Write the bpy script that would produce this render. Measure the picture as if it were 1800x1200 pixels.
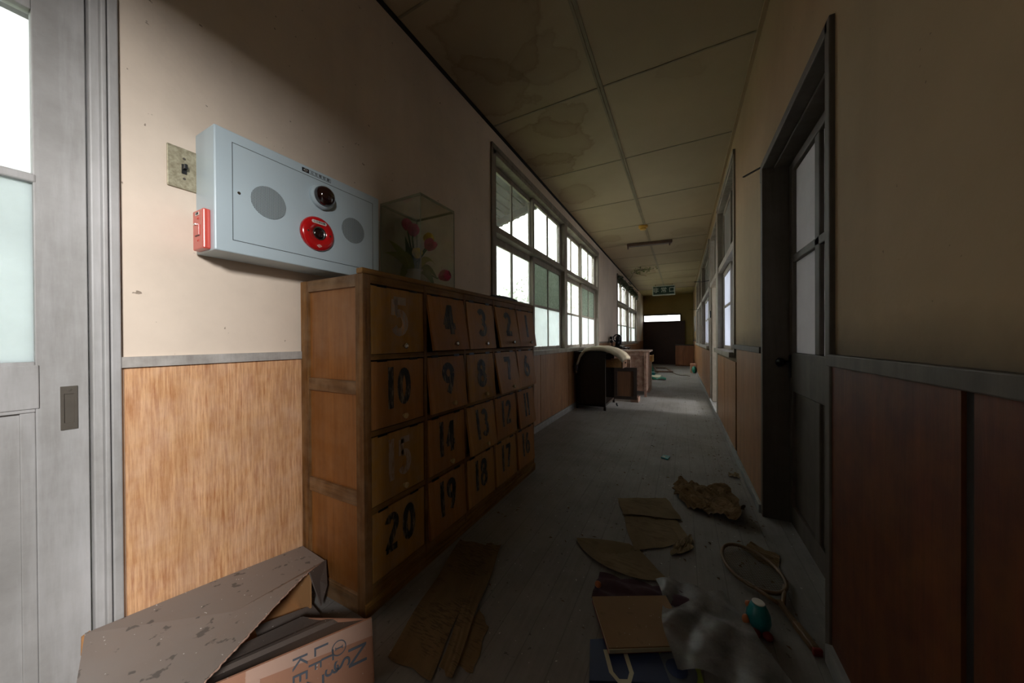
import bpy, math, random
from mathutils import Vector, Matrix
random.seed(7)
S = bpy.context.scene
COL = S.collection
for o in list(bpy.data.objects): bpy.data.objects.remove(o)

# ---------------------------------------------------------------- camera
cd = bpy.data.cameras.new('camera'); cam = bpy.data.objects.new('camera', cd); COL.objects.link(cam)
cd.sensor_width = 36; cd.lens = 11.349; cd.clip_start = .02; cd.clip_end = 300
F = Vector((-0.46438753, 0.88561942, -0.00473952)); R = Vector((0.88562749, 0.46436119, -0.00571324)); U = Vector((0.00285891, 0.00685061, 0.99997245))
cam.matrix_world = Matrix(((R.x, U.x, -F.x, 0), (R.y, U.y, -F.y, 0), (R.z, U.z, -F.z, 1.0), (0, 0, 0, 1)))
S.camera = cam
# ---------------------------------------------------------------- sky and light
w = bpy.data.worlds.new('overcast'); S.world = w; w.use_nodes = True
bg = w.node_tree.nodes['Background']; bg.inputs[0].default_value = (1.0, .99, .975, 1); bg.inputs[1].default_value = 7.2
def area(name, loc, target, sx, sy, power, col=(1, 1, 1)):
    l = bpy.data.lights.new(name, 'AREA'); l.shape = 'RECTANGLE'; l.size = sx; l.size_y = sy; l.energy = power; l.color = col
    o = bpy.data.objects.new(name, l); COL.objects.link(o); o.location = loc
    o.rotation_euler = (Vector(target) - Vector(loc)).to_track_quat('-Z', 'Y').to_euler(); return o
# daylight entering the unseen lobby through its outer window (behind and right of the camera)
area('lobby_window_daylight', (1.66, -1.31, 2.18), (-1.4, .45, 1.2), .56, .38, 178, (1.0, .985, .965))
# daylight entering the classroom through its outer window, opposite the open doorway
area('classroom_window_daylight', (6.4, 5.35, 1.85), (0, 5.6, .3), .8, .8, 360, (.98, .985, 1.0))
S.view_settings.view_transform = 'Standard'; S.view_settings.look = 'None'
S.view_settings.exposure = 0.0; S.view_settings.gamma = 1.0; S.view_settings.use_curve_mapping = False

XL, XR, H = -1.402, .415, 2.787
XC, YC = -1.008, .775
TILE0, TILE = 2.332, 1.027

# ---------------------------------------------------------------- material helpers
class NT:
    def __init__(s, name):
        s.m = bpy.data.materials.new(name); s.m.use_nodes = True; s.t = s.m.node_tree; s.t.nodes.clear()
        s.out = s.n('ShaderNodeOutputMaterial'); s._c = None
    def n(s, typ, **kw):
        x = s.t.nodes.new(typ)
        for k, v in kw.items():
            if k.startswith('_'): setattr(x, k[1:], v)
            else:
                key = k.replace('__', ' ')
                x.inputs[int(key[1:]) if key[0] == 'i' and key[1:].isdigit() else key].default_value = v
        return x
    def l(s, a, b): s.t.links.new(a, b)
    def coord(s, sc=(1, 1, 1), loc=(0, 0, 0), rot=(0, 0, 0)):
        if not s._c: s._c = s.n('ShaderNodeTexCoord')
        m = s.n('ShaderNodeMapping', Scale=sc, Location=loc, Rotation=rot); s.l(s._c.outputs['Object'], m.inputs[0]); return m.outputs[0]
    def noise(s, sc=(1, 1, 1), scale=5, detail=4, rough=.6, loc=(0, 0, 0), dist=0):
        x = s.n('ShaderNodeTexNoise', Scale=scale, Detail=detail, Roughness=rough, Distortion=dist); s.l(s.coord(sc, loc), x.inputs['Vector']); return x.outputs['Fac']
    def ramp(s, f, pts):
        r = s.n('ShaderNodeValToRGB'); e = r.color_ramp.elements
        while len(e) < len(pts): e.new(.5)
        for i, (p, c) in enumerate(pts):
            e[i].position = p; c = (c, c, c) if isinstance(c, (int, float)) else c; e[i].color = (*c[:3], 1)
        s.l(f, r.inputs[0]); return r.outputs[0]
    def mix(s, f, a, b, mode='MIX'):
        x = s.n('ShaderNodeMix', _data_type='RGBA', _blend_type=mode)
        for i, v in ((0, f), (6, a), (7, b)):
            if hasattr(v, 'links'): s.l(v, x.inputs[i])
            elif i == 0: x.inputs[0].default_value = v
            else: x.inputs[i].default_value = (*v[:3], 1)
        return x.outputs[2]
    def math(s, op, a, b=None, clamp=False):
        x = s.n('ShaderNodeMath', _operation=op, _use_clamp=clamp)
        for i, v in ((0, a), (1, b)):
            if v is None: continue
            if hasattr(v, 'links'): s.l(v, x.inputs[i])
            else: x.inputs[i].default_value = v
        return x.outputs[0]
    def axis(s, i, sc=1):
        x = s.n('ShaderNodeSeparateXYZ'); s.l(s.coord(), x.inputs[0]); return x.outputs[i]
    def finish(s, col, rough=.6, bump=None, bs=.3, bd=.01, metal=0, spec=.5, coat=0):
        p = s.n('ShaderNodeBsdfPrincipled'); p.inputs['Metallic'].default_value = metal; p.inputs['Specular IOR Level'].default_value = spec
        if coat: p.inputs['Coat Weight'].default_value = coat; p.inputs['Coat Roughness'].default_value = .08
        if hasattr(col, 'links'): s.l(col, p.inputs['Base Color'])
        else: p.inputs['Base Color'].default_value = (*col[:3], 1)
        if hasattr(rough, 'links'): s.l(rough, p.inputs['Roughness'])
        else: p.inputs['Roughness'].default_value = rough
        if bump is not None:
            b = s.n('ShaderNodeBump', Strength=bs, Distance=bd); s.l(bump, b.inputs['Height']); s.l(b.outputs[0], p.inputs['Normal'])
        s.l(p.outputs[0], s.out.inputs[0]); return s.m
def lin(r, g, b):
    f = lambda v: (v / 255 / 12.92) if v <= 10 else ((v / 255 + .055) / 1.055) ** 2.4
    return (f(r), f(g), f(b))
def plain(name, c, rough=.5, metal=0, var=.15, scale=8, spec=.5, coat=0):
    m = NT(name); f = m.noise(scale=scale, detail=6)
    d = tuple(x * (1 - var) for x in c); u = tuple(min(1, x * (1 + var)) for x in c)
    return m.finish(m.ramp(f, [(.3, d), (.7, u)]), rough, f, .15, .003, metal, spec, coat)
def wood(name, dark, light, axis='z', fine=90, rough=.45, dust=None, dustamt=.0, blot=.5, bs=.25, spec=.4, st2=.75):
    m = NT(name); st = {'x': (.06, 1, 1), 'y': (1, .06, 1), 'z': (1, 1, .06)}[axis]
    g = m.noise(st, fine, 6, .7); g2 = m.noise(st, fine * .2, 5, .65, (3, 1, 2), .6); b = m.noise((1, 1, 1), 2.2, 4, .6, (5, 2, 1))
    c = m.ramp(g, [(.32, dark), (.62, light)])
    c = m.mix(m.ramp(g2, [(.35, st2), (.65, 0)]), c, tuple(x * .62 for x in dark))
    c = m.mix(m.ramp(b, [(.35, blot), (.68, 0)]), c, tuple(x * .55 for x in light))
    if dust: c = m.mix(m.math('MULTIPLY', m.ramp(m.noise(scale=14, detail=8, loc=(1, 7, 3)), [(.38, 0), (.72, 1)]), dustamt), c, dust)
    return m.finish(c, rough, g, bs, .002, 0, spec)

def plaster(name, base, dadoz=None, band=.12):
    m = NT(name); a = m.noise(scale=1.3, detail=6, rough=.65); f = m.noise(scale=60, detail=3); v = m.noise((1, 1, .12), 3, 5, .6, (2, 2, 0))
    c = m.ramp(a, [(.3, tuple(x * .8 for x in base)), (.65, base)])
    c = m.mix(m.ramp(v, [(.5, 0), (.8, .35)]), c, tuple(x * .6 for x in base))
    sp = m.noise(scale=38, detail=2, loc=(9, 4, 4)); c = m.mix(m.ramp(sp, [(.73, 0), (.76, .7)]), c, (.12, .08, .05))
    if dadoz:
        z = m.axis(2); zz = m.math('ADD', z, m.math('MULTIPLY', m.noise(scale=6, detail=5, loc=(4, 4, 1)), .09))
        g = m.ramp(zz, [(min(.999, (dadoz + .04) / 3), .8), (min(1, (dadoz + .04 + band) / 3), 0)])
        g.node.inputs[0].links[0]
        # rescale z to 0..1 for the ramp
        s3 = m.math('DIVIDE', zz, 3.0); m.l(s3, g.node.inputs[0])
        c = m.mix(g, c, (.10, .075, .045))
    return m.finish(c, .75, f, .12, .004, 0, .25)

M = {}
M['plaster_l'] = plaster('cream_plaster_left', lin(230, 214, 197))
M['plaster_r'] = plaster('shaded_cream_plaster_right', lin(166, 142, 108), .95)  # same cream plaster as the left, base darkened for the weaker light here
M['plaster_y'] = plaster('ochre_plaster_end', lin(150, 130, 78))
def ceiling_mat():
    m = NT('stained_ceiling_board'); base = lin(180, 161, 130)
    f = m.noise(scale=50, detail=3); a = m.noise(scale=.8, detail=5)
    c = m.ramp(a, [(.3, tuple(x * .82 for x in base)), (.7, base)])
    warp = m.n('ShaderNodeTexNoise', Scale=2.3, Detail=5, Roughness=.6); m.l(m.coord(), warp.inputs['Vector'])
    vm = m.n('ShaderNodeVectorMath', _operation='MULTIPLY_ADD'); m.l(warp.outputs['Color'], vm.inputs[0]); vm.inputs[1].default_value = (.5, .5, 0); m.l(m.coord(loc=(-.25, -.25, 0)), vm.inputs[2])
    for (x, y, r, s) in [(-1.0, 1.7, .30, .9), (-.78, 1.95, .20, .7), (-1.2, 2.0, .28, .9), (-1.05, 2.75, .34, 1), (-1.2, 3.1, .22, 1), (-.9, 2.5, .2, .8),
                      (-1.15, 3.9, .24, .8), (-1.2, 5.9, .2, .7), (.1, 6.1, .22, .5), (.0, 2.4, .13, .3), (-1.1, 9.3, .5, .8), (-.7, 1.35, .22, .6), (.1, 7.2, .3, .4), (.1,10.4,.3,.4)]:
        d = m.n('ShaderNodeVectorMath', _operation='DISTANCE'); m.l(vm.outputs[0], d.inputs[0]); d.inputs[1].default_value = (x, y, H)
        q = m.math('DIVIDE', d.outputs['Value'], r * 2)
        k = m.ramp(q, [(0, .30 * s), (.36, .26 * s), (.46, .34 * s), (.50, .50 * s), (.54, .12 * s), (.8, 0)])
        c = m.mix(k, c, lin(112, 84, 52))
    return m.finish(c, .8, f, .1, .003, 0, .2)
M['ceiling'] = ceiling_mat()
M['seam'] = plain('ceiling_batten', lin(140, 128, 102), .7)
M['gap'] = plain('dark_gap', lin(30, 26, 22), .9)
M['ceil_y'] = plain('ochre_ceiling', lin(178, 160, 100), .8)
M['trimw'] = wood('greyed_white_paint', lin(150, 143, 136), lin(186, 180, 174), 'z', 30, .6, lin(215, 213, 210), .5, .25, .2)
M['trimd'] = wood('grey_brown_paint', lin(134, 124, 110), lin(164, 153, 138), 'z', 30, .6, lin(160, 155, 146), .35, .3, .2)
M['trimk'] = wood('dull_dark_paint', lin(74, 66, 58), lin(94, 85, 75), 'z', 30, .6, lin(108, 100, 90), .3, .3, .2)
def door_mat():
    m = NT('peeling_white_door_paint'); b = m.noise(scale=2.5, detail=8, rough=.7); s = m.noise((1, 1, .1), 9, 6, .7, (1, 2, 3)); f = m.noise((1, 1, .1), 60, 4)
    c = m.ramp(b, [(.3, lin(138, 136, 133)), (.7, lin(174, 172, 171))])
    c = m.mix(m.ramp(s, [(.45, 0), (.75, .6)]), c, lin(205, 205, 208))
    c = m.mix(m.ramp(m.noise(scale=5, detail=5, loc=(7, 7, 2)), [(.6, 0), (.8, .45)]), c, lin(140, 134, 124))
    return m.finish(c, .5, f, .1, .002)
M['door'] = door_mat()
M['plyL'] = wood('orange_lauan_plywood', lin(176, 108, 64), lin(246, 196, 146), 'z', 150, .38, lin(240, 210, 190), .25, .45, .2, .4, .35)
M['plyR'] = wood('brown_lauan_plywood', lin(128, 84, 50), lin(176, 126, 82), 'z', 70, .45, lin(180, 150, 120), .15, .4, .2)
M['plyD'] = wood('red_brown_plywood', lin(70, 30, 18), lin(104, 52, 30), 'z', 60, .5, lin(140, 90, 40), .25, .5, .2)
M['lockf'] = wood('worn_oak_frame', lin(80, 50, 26), lin(160, 114, 64), 'z', 60, .5, lin(190, 165, 135), .2, .5, .4, .15)
M['lockx'] = wood('worn_oak_rail', lin(90, 60, 26), lin(176, 130, 66), 'y', 60, .5, lin(190, 165, 135), .15, .5, .4, .15)
M['lockr'] = wood('worn_oak_side_rail', lin(80, 52, 30), lin(150, 110, 68), 'x', 60, .5, lin(190, 165, 135), .3, .5, .4)
M['lockp'] = wood('orange_stained_panel', lin(134, 82, 36), lin(172, 112, 54), 'z', 45, .4, lin(200, 165, 130), .12, .55, .15)
M['dOlive'] = wood('olive_varnish_door', lin(170, 118, 52), lin(222, 168, 84), 'z', 40, .45, lin(158, 138, 116), .5, .6, .3, .15)
M['dRed'] = wood('red_brown_varnish_door', lin(164, 108, 58), lin(216, 152, 86), 'z', 45, .42, lin(160, 136, 112), .28, .6, .3, .15)
M['dBrown'] = wood('brown_varnish_door', lin(172, 120, 62), lin(226, 168, 94), 'z', 45, .42, lin(160, 136, 112), .28, .6, .3, .15)
def paint_mat(name, ink, wear, amt):
    m = NT(name); f = m.noise((1, 1, .18), 85, 6, .75); g = m.noise(scale=10, detail=3, loc=(3, 3, 3))
    k = m.ramp(m.math('ADD', f, m.math('MULTIPLY', g, .25)), [(.63, 0), (.72, .8)])
    return m.finish(m.mix(k, ink, wear), .55, f, .2, .002)
M['ink'] = paint_mat('worn_black_stencil_paint', lin(34, 38, 36), lin(150, 134, 108), .5)
M['inkgrey'] = paint_mat('greyed_stencil_paint', lin(176, 160, 144), lin(190, 140, 78), 1.2)
M['inkwarm'] = paint_mat('chalky_stencil_paint', lin(176, 156, 136), lin(150, 110, 62), 1.4)
M['hole'] = plain('dark_compartment', lin(40, 26, 16), .9)
def floor_mat():
    m = NT('dusty_grey_floorboards'); st = (1, .05, 1)
    g = m.noise(st, 60, 6, .7); a = m.noise(scale=1.6, detail=7, rough=.7); d = m.noise(scale=120, detail=2)
    c = m.ramp(g, [(.3, lin(112, 108, 103)), (.7, lin(128, 124, 119))])
    c = m.mix(m.ramp(a, [(.35, 0), (.7, .7)]), c, lin(152, 149, 147))
    c = m.mix(m.ramp(m.noise(scale=45, detail=2, loc=(8, 1, 1)), [(.68, 0), (.71, .6)]), c, lin(60, 54, 48))
    c = m.mix(m.ramp(m.noise(scale=70, detail=1, loc=(3, 9, 1)), [(.74, 0), (.76, .9)]), c, lin(205, 200, 195))
    x = m.axis(0); fr = m.math('FRACT', m.math('ADD', m.math('DIVIDE', x, .1035), .47)); sm = m.ramp(fr, [(0, 1), (.022, 1), (.035, 0)])
    c = m.mix(m.math('MULTIPLY', sm, .3), c, lin(50, 46, 42))
    return m.finish(c, .72, m.math('SUBTRACT', m.math('MULTIPLY', g, .15), sm), .25, .003, 0, .3)
M['floor'] = floor_mat()
M['baseb'] = wood('grey_baseboard_paint', lin(120, 120, 118), lin(150, 150, 148), 'y', 40, .6, lin(170, 170, 170), .3, .3, .2)
def glass(name, tint, dirt, dcol, frost=False, scale=4):
    m = NT(name); tr = m.n('ShaderNodeBsdfTransparent', Color=(*tint, 1)); gl = m.n('ShaderNodeBsdfGlossy', Color=(1, 1, 1, 1), Roughness=.03)
    fr = m.n('ShaderNodeLayerWeight'); fx = m.math('ADD', m.math('MULTIPLY', m.math('POWER', fr.outputs['Facing'], 4.0), .55), .04); a = m.n('ShaderNodeMixShader'); m.l(fx, a.inputs[0]); m.l(tr.outputs[0], a.inputs[1]); m.l(gl.outputs[0], a.inputs[2])
    tl = m.n('ShaderNodeBsdfTranslucent'); df = m.n('ShaderNodeBsdfDiffuse'); b = m.n('ShaderNodeMixShader'); b.inputs[0].default_value = .25
    c = m.ramp(m.noise(scale=scale, detail=6), [(.3, tuple(x * .85 for x in dcol)), (.7, dcol)]); m.l(c, tl.inputs[0]); m.l(c, df.inputs[0]); m.l(tl.outputs[0], b.inputs[1]); m.l(df.outputs[0], b.inputs[2])
    k = m.n('ShaderNodeMixShader'); f = m.ramp(m.noise(scale=scale, detail=8, rough=.7, loc=(2, 5, 1)), [(.3, dirt[0]), (.7, dirt[1])]); m.l(f, k.inputs[0]); m.l(a.outputs[0], k.inputs[1]); m.l(b.outputs[0], k.inputs[2])
    m.l(k.outputs[0], m.out.inputs[0]); return m.m
M['glass'] = glass('clear_window_glass', (.95, .98, .97), (.02, .16), (.85, .9, .88))
M['glassdirty'] = glass('dusty_window_glass', (.9, .95, .92), (.28, .62), (.86, .9, .88), scale=14)
M['grimy'] = glass('grimy_green_window_glass', (.16, .19, .16), (.2, .75), (.42, .47, .42), scale=45)
M['frost'] = glass('frosted_window_glass', (.9, .97, .98), (.90, .99), (.86, .93, .94), scale=3)
M['frostblue'] = glass('bluish_frosted_glass', (.85, .86, .98), (.9, .98), (.70, .73, .80), scale=3)
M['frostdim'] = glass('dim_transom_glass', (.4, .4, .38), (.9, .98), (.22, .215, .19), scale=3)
M['frostgrey'] = glass('grey_frosted_glass', (.8, .8, .82), (.9, .98), (.80, .79, .80), scale=3)
M['case'] = glass('display_case_glass', (.955, .97, .94), (.04, .12), (.5, .52, .42), scale=5)
M['caseedge'] = plain('display_case_edge', lin(150, 152, 128), .3)
M['metalbox'] = plain('pale_blue_grey_enamel', lin(188, 204, 212), .34, 0, .035, 3)
M['metalline'] = plain('dark_seam', lin(44, 48, 50), .7)
M['red'] = plain('glossy_red_plastic', lin(196, 22, 26), .2, 0, .05, 4, .6, .6)
M['redsw'] = plain('faded_red_switch', lin(206, 78, 66), .3, 0, .06, 4, .6, .4)
M['lens'] = plain('dark_red_lens', (.012, .002, .003), .06, 0, .05, 4, .8, 1)
M['chrome'] = plain('dull_chrome', (.55, .55, .55), .25, 1)
M['white'] = plain('off_white_label', lin(225, 220, 212), .5, 0, .05)
M['black'] = plain('black_plastic', lin(22, 22, 24), .35)
M['iron'] = plain('black_iron', lin(30, 32, 36), .3, .5, .2, 10, .6)
M['steel'] = plain('rusty_steel', lin(96, 74, 62), .5, .4, .3)
M['plate'] = NT('tarnished_brass_plate'); _m = M['plate']
M['plate'] = _m.finish(_m.ramp(_m.noise(scale=90, detail=6), [(.35, lin(140, 132, 108)), (.65, lin(180, 173, 148))]), .5, None, metal=.3)
M['brassk'] = plain('pale_brass_knob', lin(206, 184, 130), .4, .2, .1)
M['bronze'] = plain('dark_bronze', lin(96, 90, 82), .45, .4, .15)
M['green'] = plain('exit_sign_green', lin(6, 46, 34), .4)
M['signtext'] = plain('exit_sign_letters', lin(190, 196, 188), .5)
M['signframe'] = plain('exit_sign_frame', lin(168, 172, 158), .5)
M['yellowed'] = plain('yellowed_plastic', lin(196, 150, 62), .45)
def cardboard(name, a, b, dust, amt, speck=.7, scale=30):
    m = NT(name); f = m.noise(scale=60, detail=4); c = m.ramp(m.noise(scale=3, detail=4), [(.3, a), (.7, b)])
    c = m.mix(m.math('MULTIPLY', m.ramp(m.noise(scale=4, detail=8, loc=(3, 1, 1)), [(.2, .75), (.7, 1)]), amt), c, dust)
    c = m.mix(m.ramp(m.noise((1, 1, 1), scale, 3, .5, (5, 5, 5)), [(.64, 0), (.68, speck)]), c, tuple(x * .35 for x in dust))
    c = m.mix(m.ramp(m.noise(scale=110, detail=1, loc=(6, 5, 5)), [(.76, 0), (.78, 1)]), c, lin(225, 222, 218))
    return m.finish(c, .85, f, .15, .002, 0, .2)
M['carddust'] = cardboard('dust_covered_cardboard', lin(150, 110, 74), lin(160, 120, 84), lin(150, 143, 138), .96)
M['carddark'] = cardboard('dark_dusty_cardboard', lin(120, 96, 76), lin(128, 104, 84), lin(112, 104, 100), .9, .2)
M['card'] = cardboard('bare_cardboard', lin(176, 124, 76), lin(190, 140, 90), lin(180, 150, 120), .2, .15)
M['cardbox'] = cardboard('printed_cardboard', lin(176, 122, 94), lin(186, 134, 106), lin(190, 150, 130), .4, .15)
M['tape'] = plain('pale_packing_tape', lin(206, 170, 152), .25, 0, .06)
M['inkblue'] = plain('blue_grey_print', lin(92, 100, 112), .7)
def newsprint(name, base, printc, sc=26, amt=.55):
    m = NT(name); x = m.noise((1, 6, 1), sc, 3, .6); b = m.noise(scale=5, detail=3, loc=(4, 4, 4)); c = m.ramp(m.noise(scale=3, detail=5), [(.3, tuple(v * .7 for v in base)), (.7, base)])
    k = m.math('MULTIPLY', m.ramp(x, [(.5, 0), (.56, 1)]), m.ramp(b, [(.45, 0), (.55, amt)])); return m.finish(m.mix(k, c, printc), .9, b, .2, .003, 0, .1)
M['news'] = newsprint('yellowed_newsprint', lin(128, 106, 78), lin(66, 58, 50))
M['paper'] = newsprint('browned_paper', lin(134, 116, 90), lin(92, 78, 60), 12, .4)
M['crumple'] = newsprint('brown_crumpled_paper', lin(130, 106, 78), lin(80, 64, 46), 20, .5)
M['leaf'] = plain('artificial_leaf_green', lin(62, 92, 48), .5, 0, .3)
M['leafedge'] = plain('yellow_green_leaf', lin(140, 146, 60), .5, 0, .3)
M['pink'] = plain('tulip_pink', lin(205, 68, 112), .6, 0, .25, 30)
M['yel'] = plain('tulip_yellow', lin(226, 184, 36), .5, 0, .15, 30)
M['vase'] = plain('white_porcelain', lin(200, 200, 196), .2, 0, .08, 4)
M['tree'] = plain('outdoor_leaf_green', lin(92, 124, 66), .6, 0, .4, 5)
M['bark'] = plain('tree_bark', lin(90, 74, 60), .9)
M['vine'] = plain('dark_ivy_leaf', lin(52, 60, 40), .6, 0, .3)
M['vineg'] = plain('green_ivy_leaf', lin(104, 118, 58), .6, 0, .3)
M['ground'] = plain('mossy_ground', lin(110, 116, 84), .9, 0, .3, 2)
M['eave'] = wood('dark_eave_boards', lin(30, 27, 24), lin(48, 43, 38), 'x', 40, .7)
M['redroof'] = plain('red_roof', lin(186, 96, 80), .7)
M['sack'] = plain('teal_green_bag', lin(24, 120, 96), .45, 0, .25)
M['teal'] = plain('teal_glazed_toy', lin(36, 132, 138), .35, 0, .15, 20)
M['orange'] = plain('orange_toy_paint', lin(176, 100, 56), .5)
M['redtoy'] = plain('red_toy_paint', lin(120, 32, 26), .5)
M['tan'] = cardboard('tan_book_cover', lin(140, 110, 80), lin(160, 128, 94), lin(140, 124, 100), .3, .2)
M['blue'] = plain('dark_blue_print', lin(36, 52, 92), .5, 0, .2)
M['lime'] = plain('lime_print', lin(140, 160, 50), .5, 0, .1)
M['cream'] = plain('cream_page', lin(200, 196, 170), .6, 0, .1)
M['purple'] = plain('dark_purple_cloth', lin(72, 48, 58), .9, 0, .25)
def film():
    m = NT('dusty_plastic_film'); tr = m.n('ShaderNodeBsdfTransparent', Color=(.95, .95, .95, 1)); df = m.n('ShaderNodeBsdfPrincipled', Roughness=.35); df.inputs['Base Color'].default_value = (.20, .195, .185, 1)
    k = m.n('ShaderNodeMixShader'); f = m.ramp(m.noise(scale=22, detail=8, rough=.8), [(.3, .5), (.7, .9)]); m.l(f, k.inputs[0]); m.l(tr.outputs[0], k.inputs[1]); m.l(df.outputs[0], k.inputs[2]); m.l(k.outputs[0], m.out.inputs[0]); return m.m
M['film'] = film()
M['racket'] = plain('worn_racket_frame', lin(108, 84, 58), .5, 0, .3, 14)
M['string'] = plain('old_racket_string', lin(112, 96, 66), .6)
M['cabdark'] = wood('near_black_cabinet_wood', lin(34, 24, 18), lin(52, 38, 28), 'z', 40, .5)
M['cabplain'] = wood('plain_red_brown_wood', lin(110, 66, 40), lin(150, 96, 62), 'z', 50, .5)
M['cabmid'] = wood('brown_cabinet_door_wood', lin(76, 50, 32), lin(110, 76, 50), 'z', 50, .45)
M['cabred'] = wood('dusty_red_brown_cabinet', lin(104, 72, 56), lin(146, 110, 92), 'z', 50, .5, lin(186, 168, 156), .4)
M['pine'] = wood('pale_drawer_wood', lin(176, 124, 76), lin(216, 164, 108), 'y', 40, .5)
M['mat'] = plain('beige_felt_mat', lin(172, 158, 134), .9, 0, .12, 12)
M['enddoor'] = wood('dark_red_brown_end_panel', lin(48, 24, 16), lin(70, 38, 26), 'y', 40, .5)
M['sign2'] = plain('blue_grey_notice', lin(86, 110, 132), .5)
M['dust'] = plain('dry_leaf_litter', lin(100, 78, 54), .9, 0, .4)
M['concrete'] = plain('room_floor_boards', lin(170, 166, 160), .8)
M['roomwall'] = plain('room_wall_white', lin(222, 221, 220), .85, 0, .06)
M['lobby'] = plain('dull_lobby_wall', lin(130, 116, 98), .85, 0, .06)
M['outwall'] = plain('pale_outside_render', lin(180, 182, 184), .85, 0, .06)

# ---------------------------------------------------------------- mesh helpers
OFF = {}
class MB:
    def __init__(s): s.v = []; s.f = []
    def add(s, vs, fs):
        b = len(s.v); s.v += [Vector(p) for p in vs]; s.f += [tuple(b + i for i in f) for f in fs]; return s
    def box(s, x0, x1, y0, y1, z0, z1, mat=None):
        vs = [Vector((x, y, z)) for z in (z0, z1) for x, y in ((x0, y0), (x1, y0), (x1, y1), (x0, y1))]
        if mat: vs = [mat @ v for v in vs]
        return s.add(vs, [(0, 3, 2, 1), (4, 5, 6, 7), (0, 1, 5, 4), (1, 2, 6, 5), (2, 3, 7, 6), (3, 0, 4, 7)])
    def bar(s, a, b, wd, ht, up=(0, 0, 1)):
        a, b = Vector(a), Vector(b); d = (b - a).normalized(); up = Vector(up); sd = d.cross(up)
        if sd.length < 1e-4: sd = d.cross(Vector((1, 0, 0)))
        sd.normalize(); up = sd.cross(d).normalized(); sd *= wd / 2; up *= ht / 2
        vs = [p + q for p in (a, b) for q in (-sd - up, sd - up, sd + up, -sd + up)]
        return s.add(vs, [(0, 3, 2, 1), (4, 5, 6, 7), (0, 1, 5, 4), (1, 2, 6, 5), (2, 3, 7, 6), (3, 0, 4, 7)])
    def tube(s, path, r, n=8, cap=True):
        P = [Vector(p) for p in path]; rs = r if isinstance(r, (list, tuple)) else [r] * len(P); rings = []
        ref = None
        for i, p in enumerate(P):
            d = (P[min(i + 1, len(P) - 1)] - P[max(i - 1, 0)]).normalized()
            if ref is None: ref = Vector((0, 0, 1)) if abs(d.z) < .9 else Vector((1, 0, 0))
            a = d.cross(ref).normalized(); b = d.cross(a); ref = a.cross(d)
            rings.append([p + (a * math.cos(t) + b * math.sin(t)) * rs[i] for t in [2 * math.pi * k / n for k in range(n)]])
        vs = [v for q in rings for v in q]; fs = []
        for i in range(len(P) - 1):
            for k in range(n): fs.append((i * n + k, i * n + (k + 1) % n, (i + 1) * n + (k + 1) % n, (i + 1) * n + k))
        if cap: fs += [tuple(range(n))[::-1], tuple((len(P) - 1) * n + k for k in range(n))]
        return s.add(vs, fs)
    def lathe(s, prof, c, axis='z', n=24):
        c = Vector(c); vs = []
        for r, h in prof:
            for k in range(n):
                t = 2 * math.pi * k / n; a, b = r * math.cos(t), r * math.sin(t)
                vs.append(c + {'z': Vector((a, b, h)), 'x': Vector((h, a, b)), 'y': Vector((b, h, a))}[axis])
        fs = [(i * n + k, i * n + (k + 1) % n, (i + 1) * n + (k + 1) % n, (i + 1) * n + k) for i in range(len(prof) - 1) for k in range(n)]
        fs += [tuple(range(n))[::-1], tuple((len(prof) - 1) * n + k for k in range(n))]
        return s.add(vs, fs)
    def ball(s, c, r, n=12, m=8, sc=(1, 1, 1)):
        pr = [(max(1e-4, math.sin(math.pi * i / m)), -math.cos(math.pi * i / m)) for i in range(m + 1)]
        b = len(s.v); s.lathe(pr, (0, 0, 0), 'z', n)
        for i in range(b, len(s.v)): v = s.v[i]; s.v[i] = Vector(c) + Vector((v.x * r * sc[0], v.y * r * sc[1], v.z * r * sc[2]))
        return s
    def slab(s, pts, th, down=(0, 0, -1)):
        d = Vector(down) * th; n = len(pts); P = [Vector(p) for p in pts]; c = sum(P, Vector()) / n
        vs = P + [p + d for p in P] + [c, c + d]
        fs = [(i, (i + 1) % n, 2 * n) for i in range(n)] + [((i + 1) % n + n, i + n, 2 * n + 1) for i in range(n)] + [(i, i + n, (i + 1) % n + n, (i + 1) % n) for i in range(n)]
        return s.add(vs, fs)
    def sheet(s, fn, nu, nv, th=0):
        g = [[Vector(fn(i / nu, j / nv)) for j in range(nv + 1)] for i in range(nu + 1)]
        vs = [p for r in g for p in r]; q = nv + 1
        fs = [(i * q + j, (i + 1) * q + j, (i + 1) * q + j + 1, i * q + j + 1) for i in range(nu) for j in range(nv)]
        if th:
            k = len(vs); vs += [p - Vector((0, 0, th)) for p in vs]; fs += [tuple(x + k for x in f[::-1]) for f in fs]
            rim = [i * q for i in range(nu + 1)] + [nu * q + j for j in range(1, nv + 1)] + [i * q + nv for i in range(nu - 1, -1, -1)] + [j for j in range(nv - 1, 0, -1)]
            for a, b in zip(rim, rim[1:] + rim[:1]): fs.append((a, a + k, b + k, b))
        return s.add(vs, fs)
    def build(s, name, mat, parent=None, origin=None, smooth=False, bevel=0, kind=None, sub=0):
        if origin is None:
            if parent is not None: origin = OFF[parent.name]
            else:
                xs = [v.x for v in s.v]; ys = [v.y for v in s.v]; zs = [v.z for v in s.v]
                origin = Vector(((min(xs) + max(xs)) / 2, (min(ys) + max(ys)) / 2, min(zs))) if kind != 'structure' else Vector((0, 0, 0))
        origin = Vector(origin); me = bpy.data.meshes.new(name); me.from_pydata([v - origin for v in s.v], [], s.f); me.update()
        me.materials.append(mat if not isinstance(mat, str) else M[mat])
        o = bpy.data.objects.new(name, me); COL.objects.link(o); OFF[o.name] = origin
        if parent is not None: o.parent = parent; o.location = origin - OFF[parent.name]
        else: o.location = origin
        if smooth:
            for p in me.polygons: p.use_smooth = True
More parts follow.
